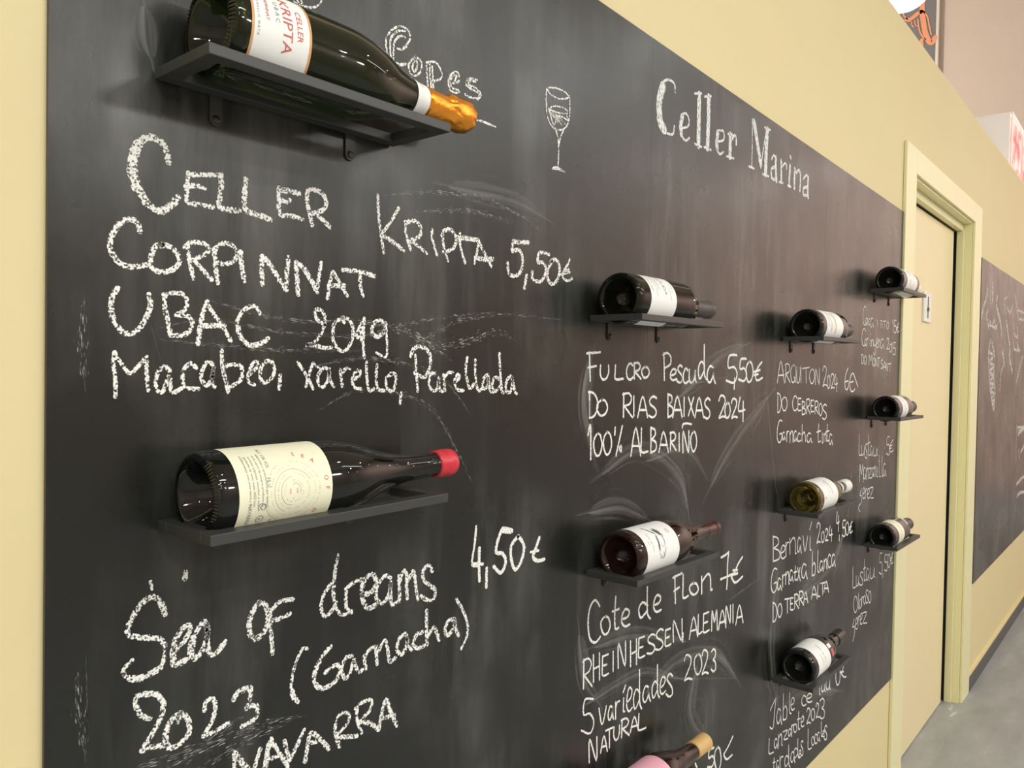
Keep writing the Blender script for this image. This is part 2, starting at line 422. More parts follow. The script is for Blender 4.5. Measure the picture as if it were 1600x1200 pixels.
def chalk(board, fr, wd, txt, mat=None, label=None, name='chalk_writing', wob=0.25, boxes=None, smn=4, join=None, taper=False):
    strokes = parse(txt) if txt else []
    if boxes:
        for g in boxes.split(','):
            g = g.split()
            if not g: continue
            ch = g[0]; x0, x1, y0, y1 = map(float, g[1:5]); sl = float(g[5]) if len(g) > 5 else 0.0
            for s in GLYPH[ch].split(';'):
                pts = [tuple(float(c) for c in t.split(',')) for t in s.split()]
                strokes.append((None, [(x0 + (x1-x0)*a/10 + random.uniform(-.8, .8), y0 + (y1-y0)*b_/10 + sl*(x1-x0)*(a/10-.5) + random.uniform(-.8, .8)) for a, b_ in pts]))
    X0, Y0, s = FR[fr]
    # group strokes that touch or nearly touch into words
    H = sorted(max(q[1] for q in p) - min(q[1] for q in p) for _, p in strokes)
    tol = join if join is not None else 0.18 * H[int(len(H)*0.75)]
    bb = [(min(q[0] for q in p), max(q[0] for q in p)) for _, p in strokes]
    yb = [(min(q[1] for q in p), max(q[1] for q in p)) for _, p in strokes]
    par = list(range(len(strokes)))
    def find(i):
        while par[i] != i: i = par[i]
        return i
    for i in range(len(strokes)):
        for j in range(i):
            if bb[i][0] - tol < bb[j][1] and bb[j][0] - tol < bb[i][1] and yb[i][0] - tol < yb[j][1] and yb[j][0] - tol < yb[i][1]:
                par[find(i)] = find(j)
    groups = {}
    for i in range(len(strokes)): groups.setdefault(find(i), []).append(strokes[i])
    o = None
    for g in groups.values():
        V, F, U = [], [], []
        for sw, pts in g:
            yo[0] = (yo[0] + 1) % 12
            mid = at_y(X0 + pts[0][0]/s, Y0 + pts[0][1]/s, BF)
            mpp = (mid - CAM).dot(fw) / FPX
            W = (sw or wd) / s * mpp * CW
            P = smooth([wall_pt(fr, *p) for p in pts], smn)
            ribbon(P, W, V, F, U, BF - 0.0003 - 0.00002*yo[0], wob, taper=taper)
        o = mk(name, V, F, mat or M_CHALK, board, uvs=U)
        if label: o['label'] = label
    return o

GLYPH = {
'A': '0,10 5,0 10,10;1.5,6.5 9,6.5', 'B': '1,0 1,10;1,0.3 7,0.8 8,3 2,4.8;2,4.8 9,6 9,8.8 1,10', 'C': '9.5,1.5 6,0 2,1.5 0,5 1.5,9 6,10 10,8.6',
'D': '1,0 1,10;0,0.3 6,1 9.5,5 6,9 1,10', 'E': '1,0.3 0.6,5 1,9.7 9.5,9.6;1,0.4 9,0.3;1,5 7,5', 'F': '2,0 2.5,10;0,0.4 10,0;1,5.4 7,4.8',
'G': '9.5,0.8 5,0.6 1,4 0.6,8 4,10 8.6,8.5 9,6 5,6.4', 'H': '1,0 1,10;9,0 9,10;1,5.2 9,4.8', 'I': '5,0 5,10', 'J': '9,0 7,5 6,9 2,10 0,9',
'L': '1,0 0.6,5 1,9.7 10,9.5', 'M': '0.5,10 1.5,0 5,6 8.5,0 9.5,10', 'N': '0.5,10 1,0 9,10 9.5,0', 'O': '5,0 1,2.5 0.3,6 3,9.8 7,9.4 9.8,5.5 8,1.2 4.6,0.2',
'P': '1,0 1.5,10;0,0.8 5,0 9.5,1.5 9,4.2 2,5.6', 'Q': '5,0 1,2.5 0.3,6 3,9.8 7,9.4 9.8,5.5 8,1.2 4.6,0.2;6,7 10,10', 'R': '1.5,0 1,10;0.5,0.6 6,0 9,2 7,4.4 1.5,5.4;2,5.4 9.8,10',
'S': '9.5,1 6,0 1.5,1.6 2,3.8 8,6 9,8.4 5,10 0,9.2', 'T': '5,0.3 5.2,10;0,0.6 10,0', 'U': '1,0 0.5,6 3,9.8 7,9.2 9.5,5 9.5,0', 'V': '0.5,0 4.5,10 9.5,0', 'X': '0.5,0 9.5,10;9.5,0 0.5,10',
'1': '0,3 5,0 5.5,10', '2': '0.5,2.2 3,0 8,0.6 8.6,3 4,7 0.6,9.8 5,9 10,9.4', '3': '0.5,1.2 5,0 9,1 8,3.6 4,4.8 9,6 9,9 4,10 0,9', '4': '3,0 0.5,5.6 9.8,5.2;7.5,1.8 7,10', '5': '9.5,0.2 3,0.4 2,4.4 7,4.2 9.8,6.6 7,9.6 0.3,8.8',
'6': '8,0 2.5,3.5 0.8,7.5 4,10 9,8.6 8.6,6 2,6.4', '7': '0,1.2 9.5,0 6,5 5.5,10', '0': '5,0 1,2.5 0.3,6 3,9.8 7,9.4 9.8,5.5 8,1.2 4.6,0.2', '%': '1,0.5 0.4,3;9.5,0 2,10;8,6.5 6,7.4 8,8.6 8.4,6.6',
'~': '0.5,10 1.5,3 5,1 10,2.5', ';': '5,0 3,10', '.': '4,0 5,10', '/': '9,0 2,10', '`': '9,0 1,10',
'e*': '1,6 7,4.5 9,1.5 5,0 1.4,3 0.6,7.5 4,10 9.5,8.8', 'a*': '8.4,1.5 4,0 0.8,4 1.2,8.4 4.2,9.4 7.6,5 8.4,0.8 8,6.5 10,10', 'b*': '2,0 1,9 2,10;1.4,6 6,4.6 9.4,6.2 7.5,9.4 1.6,9.8',
'c*': '9,1.5 5,0 1,3.5 1,8 4.5,10 9.8,8.6', 'd*': '8,6 4,4.8 0.8,7 2.5,9.8 7.4,7.6;7.6,0 7.6,8 10,10', 'h*': '1.6,0 1.2,10;1.4,6.4 6,4.4 8.4,6 9.4,10', 'i*': '5,0 4,9 8,10', 'l*': '4,0 3,8.6 9,9.6',
'n*': '1,0.6 1,10;1.2,3.4 6,0 8.4,2.5 8.6,9 10,9.4', 'm*': '0.6,0.5 0.8,10;1,3 3.4,0 5,2 5,10;5.2,3 8,0 9,2 9.4,10', 'o*': '5,0 1,2.5 0.3,6 3,9.8 7,9.4 9.8,5.5 8,1.2 4.6,0.2', 'r*': '1.5,0.4 2,10;2,4 5,0.8 10,0.4',
's*': '9,1 5,0 1.5,2.5 8,6 8.4,9 4,10 0,8.8', 't*': '5,0 3.6,5 4,9.4 9,9.2;0,4.4 9.6,3.6', 'u*': '1,0 0.8,7 3,10 7,8 8.6,0.4 8.6,8 10,9.6', 'v*': '0.8,0 4.4,10 9.4,0', 'x*': '0.5,0 9.5,10;9.5,0 0.5,10',
'y*': '1,0 2.5,3.5 8,3;9,0 8,6 5,10 2,8', 'j*': '7,0 3,3.5 6,4 5,8 2.5,10 0.5,9', 'z*': '0.5,1 9,0.4 2,9.2 9.8,9.6', 'eu': '9,0.3 5,2.6 2,6.4 3.4,9.8 9.6,8.4;0,5.4 7,4.4;0.3,7.2 5,6.6',
}

# ------------------------------------------------------------------ the boards
b1 = empty('blackboard', (0, 0, 0)); tag(b1, 'long black wall chalkboard covered in white chalk wine names and prices', 'blackboard')
def topz(x): return ZB + 0.606 - (x - 0.247) * 0.0141
def botz(x): return ZB - 1.0385 - (x - 0.247) * 0.0072
seams = (0.2465, 1.222, 2.146, 2.931)
for i in range(3):
    xa, xb = seams[i] + (0.0002 if i else 0), seams[i+1] - (0.0002 if i < 2 else 0)
    prism('board_panel', [(xa, botz(xa)), (xb, botz(xb)), (xb, topz(xb)), (xa, topz(xa))], BF, -0.0003, M_BOARD, b1)
b2 = empty('blackboard', (0, 0, 0)); tag(b2, 'far black wall chalkboard beyond the door with faint chalk sketches', 'blackboard')
prism('board_panel', [(4.41, ZB - 1.022), (7.6, ZB - 1.01), (7.6, ZB + 0.59), (4.41, ZB + 0.589)], BF, -0.0003, M_BOARD, b2)

L = chalk
L(b1,'v',22,'730,20 800,60 870,85 960,105 1040,95 1100,60 1125,15 1130,-20; 830,10 850,30 835,50; 770,0 800,40; 880,95 960,118 1060,100')
L(b1,'e',13,'280,300 320,250 310,190 260,165 200,195 170,260 185,350 215,410 260,410 300,400; 290,235 260,225 225,260 218,320 225,390 300,400; 250,190 205,230 197,300 205,380; 290,195 240,195 210,230; 300,290 270,310 240,305; 355,350 315,400 320,450 350,475 385,450 392,390 355,352; 355,372 335,420 350,450 368,400 355,375; 425,390 428,480 435,565; 445,400 447,480 455,560; 430,390 480,390 515,440 515,490 460,510; 460,415 463,480 468,565; 590,520 625,510 625,460 590,455 562,500 570,560 600,578 630,575; 600,505 612,475 590,470 575,510 585,550 625,565; 740,500 690,490 672,530 710,560 752,585 740,615 690,605 665,590; 730,512 695,505 690,530 730,550 765,590 745,622; 730,745 790,765 855,795')
L(b1,'e',10,'1175,555 1172,620 1178,720 1208,790 1250,812 1290,800 1315,750 1320,650 1318,600; 1180,560 1200,590 1250,617 1300,615 1312,600 1280,570 1230,550 1185,548; 1185,680 1230,663 1290,680 1305,710 1250,705 1190,685; 1190,690 1250,770 1210,700 1275,790 1230,710 1295,780 1250,720 1308,750 1300,720; 1195,700 1220,780 1240,720; 1228,800 1245,860 1250,950 1246,1050; 1285,805 1262,860 1250,910; 1210,1055 1250,1060 1290,1077 1240,1045 1215,1050',name='chalk_drawing',label='chalk drawing of a half full champagne flute',join=60)
L(b1,'f',17,'w78 192,235 165,330 158,430 168,540 202,600; w18 292,290 285,220 240,185 200,195; w18 200,620 270,640 285,570; w46 352,485 338,560 342,640; 350,475 380,465 405,510 400,570 345,590; 345,650 375,692 410,670; w54 492,305 488,500 485,735; 455,300 512,298; 455,718 512,745; w54 572,325 568,550 560,755; 535,325 592,322; 530,745 590,770; w44 648,620 638,700 642,760; 650,610 690,610 700,650 690,690 640,700; 645,780 665,805 695,785; w46 750,640 750,740 748,830; 730,635 770,642; 720,822 780,840; w22 765,680 785,650 800,670 800,725; w12 935,510 935,700 930,910; 905,905 950,925; w52 950,535 975,700 1005,890; w14 1005,920 1030,740 1055,590; w54 1060,600 1050,780 1045,970; 1038,583 1085,605; 1020,970 1070,990; 1095,850 1110,815 1130,830; w32 1130,830 1130,930 1135,1030; w24 1125,910 1095,930 1095,1000 1125,1015; w30 1175,855 1175,950 1175,1040; w16 1185,910 1205,880 1220,900 1218,930; 1158,1035 1190,1045; w30 1250,900 1245,980 1240,1070; w22 1250,822 1258,842; 1230,1065 1255,1077; w30 1290,925 1285,1020 1285,1090; w24 1300,960 1325,940 1335,1000 1330,1110; 1360,1010 1385,980 1400,1000; w32 1400,1000 1395,1100 1400,1165; w22 1390,1080 1360,1090 1360,1140 1390,1150',mat=M_CHALKHEAD,join=25,name='chalk_heading',label='tall serif heading lettered in pale chalk',wob=0.06)
L(b1,'a',30,'w42 370,240 350,150 300,85 220,65 150,120; w62 160,110 122,200 120,320 150,420; w46 150,400 215,520 290,570 340,570 400,520 435,480; 505,310 500,400 495,480 510,520 600,535 680,550; 505,325 600,325 710,325; 485,405 560,400 620,420; w36 735,325 735,400 725,480 720,540 770,565 860,575; w36 905,355 900,440 895,530 920,580 1000,605 1080,640; 1135,415 1135,500 1145,600 1220,610 1300,635; w36 1135,430 1200,437 1275,455; 1135,490 1180,515 1210,500; 1335,430 1330,500 1345,580 1365,675; 1335,440 1380,430 1440,460 1465,520 1440,570 1380,590 1345,590; 1370,590 1430,630 1490,690')
L(b1,'a',34,'170,720 150,655 100,635 40,655 -5,710 -35,780 -35,840 0,910 50,950 120,965 220,950; 330,810 280,820 255,870 245,930 260,975 310,1000 370,995 430,960 445,910 420,860 370,820 310,815; w28 505,820 510,900 525,970 540,1045; w28 480,830 510,800 570,795 620,805 650,840 620,880 540,915; w28 550,920 610,990 670,1055; 690,840 690,920 700,1000 710,1075; w30 685,870 710,820 770,800 830,830 840,890 810,930 760,945 720,935; 870,860 875,940 895,1060; 1020,1085 1015,980 1020,890; 1030,895 1080,960 1140,1060 1185,1125; 1190,1120 1190,1000 1200,900; 1270,1155 1260,1040 1255,930; 1260,935 1310,980 1360,1060 1400,1140; w26 1400,1140 1415,1030 1430,935; w26 1475,1185 1485,1090 1510,1000; w26 1515,1000 1560,1080 1610,1165; w30 1480,1095 1590,1095; w30 1580,985 1650,992 1730,1005 1800,1030; w26 1700,1020 1700,1090 1720,1165')
L(b1,'b',20,'200,60 203,150 215,280 238,420; 330,140 285,220 225,300; w26 225,310 290,350 360,405; 370,225 375,300 405,400; w24 370,240 410,220 450,230 470,280 455,320 400,345; 400,345 450,375 505,425; 540,275 540,330 570,435; 605,300 610,370 640,470; w24 600,310 620,280 660,280 690,330 680,380 640,410 610,415; 715,300 715,370 745,485; w26 700,325 760,330 825,340; 825,335 830,360 805,485; 830,345 870,430 910,505; w28 810,450 860,460 920,460')
L(b1,'b',22,'w26 1140,355 1090,355 1045,350; 1045,350 1040,410 1080,400 1105,450 1095,530 1060,565 1020,550 1010,480; 1130,560 1115,640; 1270,430 1210,420 1200,480 1230,480 1250,520 1240,570 1210,600 1170,585 1165,540; 1290,470 1260,540 1270,600 1300,615 1330,570 1335,500 1310,460 1280,475; w16 1400,460 1390,490 1360,540 1360,580 1390,595 1415,580; w14 1345,555 1400,540; w14 1365,535 1395,525')
L(b1,'c',32,'135,200 100,260 95,340 120,420 160,470 220,485 280,440 320,370 340,300 330,240; w28 430,240 430,320 450,420 465,495; w26 420,240 480,230 540,240 570,290 550,340 500,370; w26 500,370 570,375 600,410 590,460 540,495 470,495; w28 695,285 670,350 650,440 635,550; w26 690,295 740,370 790,440 840,530; w30 650,440 720,435 800,435; w24 1020,360 1000,320 960,315 910,350 885,400; w28 885,400 890,470 920,530 970,560 1030,545 1075,515')
L(b1,'d',22,'270,190 225,160 205,120 215,95 245,100 270,140 265,200 235,260 195,310 150,315 210,320 270,335 310,330; 380,145 330,180 320,250 330,310 370,352 410,340 440,280 445,210 420,160 375,145 390,175; 515,150 510,230 510,310 515,395; 515,160 490,200 465,260 500,270; 495,210 500,290; w24 650,190 610,160 570,190 565,240 600,265 640,230 650,180; w16 652,190 655,260 658,330 650,390 590,365')
L(b1,'c',24,'120,880 120,780 108,680 115,600; 115,600 150,660 210,735 260,690 315,630; 315,630 315,730 325,840; 460,720 430,690 390,720 370,790 390,850 420,840 455,750 465,800 475,855 535,825; 625,700 590,670 550,710 540,770 560,820 600,830 640,830; 730,680 700,660 670,700 655,760 690,810 720,770 735,690 725,760 740,820; 785,590 790,700 810,780 825,850; 800,690 860,680 905,690 910,760 870,800 820,830; w20 960,740 1000,700 1010,665 980,670 950,740 955,790 990,805; w22 1060,660 1030,700 1025,760 1050,790 1090,770 1115,720 1100,665 1065,655; 1150,745 1145,830')
L(b1,'d',20,'100,425 150,500 195,590; 195,430 170,500 150,575; w14 200,435 240,465 280,460; 290,470 260,460 225,510 235,570 265,575 290,520 295,460 300,530 325,575; 365,470 370,530 380,580; 370,500 400,465 425,465; 450,530 485,510 490,480 465,480 440,530 455,580 495,590; 530,425 530,500 545,600 575,590; 595,440 590,510 600,590 640,600; 690,500 655,520 655,580 690,605 710,560 710,500 680,495; 745,615 740,680')
L(b1,'d',20,'835,380 840,480 850,605; w24 805,385 820,345 860,325 910,350 930,400 920,470 890,520 830,490; 960,490 930,500 920,560 940,600 970,590 980,520 985,590 1010,610; 1010,500 1015,560 1020,600; 1015,520 1040,490 1070,490; 1080,550 1110,520 1100,500 1080,530 1085,580 1110,600 1135,600; 1160,395 1150,480 1175,590 1200,560; 1210,410 1210,500 1225,600 1250,590; 1285,500 1260,530 1260,590 1285,570 1290,510 1300,600 1320,610; 1360,370 1365,480 1375,600 1385,615; 1360,530 1330,520 1315,570 1335,605 1365,570; 1430,510 1405,540 1400,600 1425,610 1440,560 1440,510 1455,600 1468,620')
L(b1,'g',32,'w22 300,115 310,160; w34 518,58 514,96; 390,320 370,260 330,215 280,220 230,270 180,350 155,420 180,455 260,465 350,470 390,510; w26 390,510 385,590 360,650; w36 360,655 300,690 230,720 170,720; w26 170,720 125,675 185,605; 455,540 500,500 545,430 540,390 500,410 455,480 435,570; w38 440,575 450,630 490,620 520,605; 640,365 600,400 560,480; w40 565,480 550,560 575,595; w30 575,600 620,550 655,450 650,370 655,470 660,540; w34 660,540 680,570 720,550 765,490')
L(b1,'g',26,'w32 975,245 930,320 915,400 930,460 960,470 1000,440 1030,380 1030,300 1010,255 975,250; 1062,565 1055,460 1045,370 1050,290; 1055,290 1110,240 1190,225; w28 1050,355 1110,345 1170,315')
L(b1,'h',24,'190,270 175,350 165,450 165,540 190,620 230,640 275,620; 145,450 100,520 85,600 110,650 150,620 180,560; 250,460 240,520 245,600 275,630; 240,480 290,440 350,420; w30 340,520 400,500 430,440 410,390 370,410 340,480 350,560 380,600 430,580; 520,410 480,400 440,460 430,540 470,570 510,510 520,430 520,520 530,580 570,550; 570,400 575,480 575,560; 580,430 600,370 620,390 620,470 625,540; 630,430 660,370 670,400 680,490 690,545; 780,370 760,335 725,360 725,420 770,460 800,490 790,540 760,555 710,525')
L(b1,'h',22,'w16 1055,90 1045,200 1030,330 1095,325; 1035,328 1095,325; 1075,225 1072,330 1075,430; w20 1120,350 1118,470; w36 1275,118 1220,112; 1215,110 1190,180 1180,250 1220,260 1240,310 1210,380 1165,340; 1320,150 1275,210 1275,300 1300,360 1335,310 1355,220 1330,165 1315,155; 1450,160 1430,220 1410,280 1440,305 1480,295; w16 1395,250 1445,240',mat=M_CHALKFULL)
L(b1,'g',32,'295,970 240,950 210,890 215,830 270,818 340,820 380,870; 380,870 370,950 320,1050 245,1170; 245,1172 310,1145 380,1140; 485,935 430,980 395,1060 400,1130 430,1155 490,1120 540,1060 535,980 490,940 470,990; w28 635,920 650,860 690,850 705,890 690,970 660,1030 630,1080; w28 630,1080 700,1050 785,1000; w34 820,850 850,800 925,780; w26 925,780 925,830 900,910; w28 900,900 960,890 965,950 930,990 870,1020')
L(b1,'h',24,'w20 2,855 -30,855 -70,935 -95,1030 -98,1120 -60,1180; w30 -96,1120 -85,1160 -60,1185; w28 145,840 90,910 50,990 45,1060 80,1100 130,1090 180,1050 205,990; 205,990 190,955 150,970 110,1005; 280,900 240,910 215,980 235,1040 270,1000 290,920 300,960 320,1000 345,985; 355,900 365,980; 355,920 385,860 430,840; 430,860 435,950; 440,880 480,800 500,850 515,935 550,910; 610,760 575,790 560,860 590,890 620,830 620,770 630,830 650,860; 720,750 680,770 660,830 690,850 730,835; 745,615 745,720 748,830; 750,780 790,720 810,760 825,800; 920,670 880,680 860,740 880,770 915,720 920,680 930,740 945,770; w20 930,545 970,610 1000,700 995,780 960,855')
L(b1,'i',26,'265,800 262,700; w34 265,710 300,750 345,810; 375,850 400,760 425,680; w34 452,830 470,700 490,620; 490,620 540,700 600,790; w24 480,745 545,720; 575,630 590,690 610,750; 610,750 650,670 700,560; 705,760 720,670 740,580 790,610 855,680; 720,650 790,630; w20 900,500 930,460 980,460 970,520 900,600; w26 895,530 900,600 920,665; 905,605 960,605 1030,600; w22 1030,430 1030,500 1060,580; w22 1020,430 1060,390 1120,375 1110,440 1050,500; 1050,510 1110,520 1165,560; 1165,560 1185,460 1210,370 1240,450 1280,535; 1180,490 1265,470')
# second column
B = lambda fr, wd, bx, t='', board=None, m=M_CHALKFULL: chalk(board or b1, fr, wd, t, m, boxes=bx, wob=0.18)
B('j',17,'F 85 195 105 335,U 190 265 210 325,L 310 380 210 325,C 405 460 195 325,R 462 522 190 320,O 527 590 220 310,P 700 765 110 330,e* 755 812 240 330,s* 812 862 210 350,c* 862 905 235 355,u* 907 970 245 350,d* 980 1050 45 325,a* 1052 1122 215 355,5 1208 1300 125 360,; 1268 1288 315 400,5 1308 1375 155 345,0 1367 1427 175 345,eu 1432 1505 180 335')
B('j',17,'D 100 180 420 635,O 165 255 485 615,R 372 455 435 630,I 450 480 460 620,A 497 575 460 630,S 585 650 460 630,B 735 782 440 630,A 778 855 460 630,I 860 880 470 620,X 903 950 470 615,A 957 1027 470 630,S 1032 1082 475 640,2 1148 1208 455 640,0 1198 1243 510 635,2 1250 1300 480 640,4 1305 1362 470 660')
B('j',17,'1 95 135 690 970,0 140 210 755 940,0 217 287 745 930,% 308 375 700 940,A 440 520 715 940,L 520 577 720 915,B 597 647 710 915,A 668 742 745 910,R 755 807 750 895,I 815 845 760 900,N 857 910 740 915,~ 850 930 675 715,O 922 972 740 905')
B('k',20,'C 105 215 500 880 ,o* 218 305 640 805,t* 322 385 470 770,e* 400 482 580 735,d* 550 662 385 665,e* 688 762 455 605,F 865 945 275 520 -.4,L 950 1000 270 480 -.3,o* 1010 1092 345 450,n* 1110 1215 270 430 -.3',
  '1295,120 1330,100 1362,72; 1362,72 1352,180 1350,300 1345,400; 1290,315 1360,285 1400,265; 1485,115 1445,180 1420,240 1385,300; 1385,290 1420,345 1485,290; 1400,235 1440,230; w24 1400,270 1440,262')
B('l',17,'R 112 200 165 425 -.3,H 205 272 125 365 -.35,E 288 350 130 315 -.35,I 375 398 100 280,N 428 500 20 240 -.3,H 535 602 0 225 -.35,E 612 672 -30 155 -.35,S 690 765 -50 120 -.3,S 765 838 -95 85 -.3,E 850 905 -100 50 -.35,N 920 1005 -180 10 -.2,; 1003 1020 -60 15')
B('k',17,'A 1010 1085 650 835 -.3,L 1087 1125 625 800 -.4,E 1133 1190 610 785 -.4,M 1207 1262 590 770 -.2,A 1270 1338 590 755 -.3,N 1335 1380 550 710 -.2,I 1388 1410 540 700,A 1425 1490 545 710 -.3')
B('l',17,'5 100 215 520 845,v* 255 332 600 755 -.3,a* 340 392 590 715 -.3,r* 402 445 545 700 -.3,i* 468 495 520 640 -.3,` 475 500 405 465,e* 505 560 425 635 -.3,d* 562 642 270 620 -.2,a* 648 720 410 555 -.3,d* 728 800 225 520 -.2,e* 803 858 330 480 -.4,s* 860 925 300 505')
B('l',17,'2 1020 1092 135 365,0 1110 1180 120 305,2 1178 1237 90 310,3 1263 1305 80 280,N 170 245 875 1085 -.3,A 275 335 855 1000 -.3,T 320 385 790 960 -.3,U 388 445 770 890 -.3,R 455 532 700 860 -.3,A 540 612 685 815 -.3,L 610 680 650 800 -.3')
B('l',18,'5 1228 1290 970 1140 -.5,0 1290 1352 950 1160', '1455,860 1420,940 1375,1020; 1375,1025 1400,1065 1450,1025; 1120,1100 1135,1143')
# third column
B('m',12,'A 85 152 145 350,R 157 207 170 345,Q 210 262 175 345,U 265 300 200 350,I 298 315 190 345,T 322 388 205 350,O 387 437 215 355,N 442 482 215 365,2 510 550 195 385,0 553 582 275 400,2 588 620 265 405,4 622 652 270 430,6 715 757 210 415,C 765 812 260 430','800,260 840,385; 770,345 800,335')
B('m',12,'D 85 125 440 630,O 125 180 480 610,C 230 272 470 610,E 277 312 490 610,B 315 352 520 650,R 357 395 500 640,E 398 430 510 620,R 435 472 520 640,O 475 507 540 655,S 508 550 550 690')
B('m',12,'G 82 132 690 910,a* 132 160 810 885,r* 170 192 800 900,n* 200 237 800 910,a* 240 272 800 900,c* 275 305 820 900,h* 312 352 740 900,a* 360 412 820 910,t* 455 495 735 910,i* 500 517 820 910,n* 520 547 820 900,t* 540 572 740 900,a* 570 605 830 930')
B('n',15,'B 112 190 250 515,e* 195 247 345 485,r* 245 282 310 460,n* 285 360 265 440,a* 368 412 265 425,v* 425 480 250 410,i* 488 520 260 395,` 495 525 105 185,2 572 612 115 330,0 620 652 200 315,2 660 692 175 305,4 700 737 150 305,4 778 808 0 200,; 800 818 240 300,5 837 872 85 260,0 872 907 100 240,eu 910 945 95 220')
B('n',15,'G 95 162 575 840,a* 160 207 690 815,r* 210 242 650 780,n* 245 287 620 755,a* 287 327 605 720,t* 333 367 565 715,x* 370 402 580 715,a* 412 475 540 695,b* 520 562 410 665,l* 575 602 400 635,a* 602 642 510 615,n* 645 682 490 592,c* 685 722 440 580,a* 725 767 440 565')
B('n',15,'D 112 162 940 1145,O 165 212 950 1095,T 240 292 900 1050,E 297 332 890 1020,R 337 387 855 1005,R 387 437 825 970,A 437 480 830 945,A 515 577 775 905,L 582 607 765 880,T 610 657 735 860,A 647 697 720 835')
B('o',16,'a* 170 235 505 685,b* 245 300 330 640,l* 315 347 320 570,e* 340 387 375 520,c* 465 520 350 470,e* 522 592 325 430,i* 668 690 250 335,u* 695 745 215 305,u* 750 803 165 280,U 865 920 60 225','165,380 155,480 145,600 135,715 115,740 95,720; 100,525 130,450 165,385; 960,0 945,60 930,85 960,130 990,130; 915,80 960,70')
B('o',15,'L 82 140 850 1030 -.3,a* 145 190 855 970,n* 192 242 800 940,z* 247 307 760 865 -.3,a* 310 350 740 830,r* 345 375 690 800,o* 370 412 680 780,t* 415 452 540 755,e* 457 497 590 715,2 525 572 500 685,0 577 622 500 640,2 635 672 440 615,3 680 737 385 620')
B('o',14,'t* 130 160 1080 1215,a* 170 202 1110 1210,r* 205 250 1060 1200,d* 262 332 930 1190,a* 335 390 1010 1135,d* 370 440 860 1085,e* 435 462 990 1075,s* 455 487 880 1055,L 540 582 740 980 -.2,o* 582 617 830 930,c* 617 650 800 915,a* 650 682 780 885,l* 690 712 660 835,e* 710 737 760 835,s* 730 767 700 870')
# fourth column
B('p',13,'C 167 220 80 350,o* 205 237 240 350,c* 243 267 255 350,a* 272 322 250 382,I 362 382 275 365,F 422 442 285 390,I 440 460 290 390,T 462 500 290 395,O 508 542 300 402,1 592 610 270 440,5 613 650 280 470,eu 650 690 310 460')
B('p',13,'C 152 210 400 650,a* 190 217 550 655,r* 215 242 540 660,i* 262 280 550 650,n* 283 317 560 655,y* 310 362 570 790,e* 360 387 540 675,n* 388 415 560 675,a* 418 475 550 690,2 508 547 540 705,0 550 577 620 740,1 580 595 600 745,5 598 640 600 785,. 268 282 470 490')
B('p',13,'D 145 182 770 910,O 183 220 790 915,M 250 305 780 925,O 308 342 820 940,N 343 378 835 945,T 378 412 820 950,S 425 457 850 975,A 458 497 880 995,N 497 527 900 1010,T 528 575 905 1025')
B('q',13,'L 155 202 80 385,u* 190 242 240 385,s* 243 277 215 425,t* 275 322 80 395,a* 320 352 245 390,u* 358 425 270 392,5 548 602 110 385,eu 590 655 150 340')
B('q',13,'M 160 220 510 770,a* 220 257 555 730,n* 258 292 560 730,z* 290 342 565 710,a* 343 370 560 695,n* 370 402 540 690,i* 405 430 550 690,l* 440 472 370 705,l* 478 508 390 695,a* 503 547 500 685,. 430 440 455 475')
B('q',13,'e* 208 242 850 1005,r* 243 272 860 1005,e* 273 312 860 1005,z* 310 367 840 1000','195,860 170,960 190,965 190,1060 150,1130 170,1195')
B('r',12,'L 97 137 200 470 -.3,u* 138 177 310 445 -.3,s* 183 227 265 435,t* 228 262 110 390,a* 262 302 225 380,u* 308 375 210 350 -.3,5 425 467 30 305,; 465 485 290 340,5 492 532 50 265,0 535 567 40 215,eu 568 605 20 170')
B('r',12,'O 105 157 565 775,l* 163 180 540 740,o* 180 205 605 720,r* 205 232 575 700,o* 233 259 560 670,s* 258 292 490 660,o* 293 327 505 655')
B('r',12,'e* 128 160 845 985,r* 160 187 815 940,e* 188 217 785 925,z* 217 277 770 910','115,860 95,960 120,950 118,1040 100,1135')
# far board sketches
L(b2,'s',34,'80,190 68,260 50,310 38,380; 115,155 112,270; 148,240 140,290 165,400 175,460 178,520; w20 85,330 72,370 90,460; w20 95,400 110,440 125,400 135,450 145,440; w20 90,430 140,460; w20 215,240 195,270 205,360; w20 215,310 235,350 250,310; w20 270,220 280,300 295,400; w20 290,330 330,350; w20 300,390 330,400; 210,410 222,500 235,600 232,660 250,760; w20 185,600 190,700 170,780 165,885; w20 180,620 200,720; w20 265,430 265,500 290,520; w20 285,450 290,510; w20 260,545 265,600 305,610; w20 285,560 300,620; w20 325,650 300,740 280,830',name='chalk_drawing',mat=M_FAINT)
L(b2,'s',24,'100,540 85,640 90,760 100,900 120,1020; 110,560 128,650 122,780 130,900 124,1020; 90,620 120,650 92,690 122,720 92,760 122,790 95,830 125,850 98,890 125,910 105,950 126,965 112,990',name='chalk_drawing',mat=M_FAINT)
L(b2,'t',30,'w20 382,390 376,560 374,720; 390,405 450,405; 400,440 450,410; w40 395,470 420,440 470,400; w26 400,620 405,700; 420,640 460,560; 380,940 430,880 460,870; w30 385,1050 410,1020 460,1010',name='chalk_drawing',mat=M_FAINT)

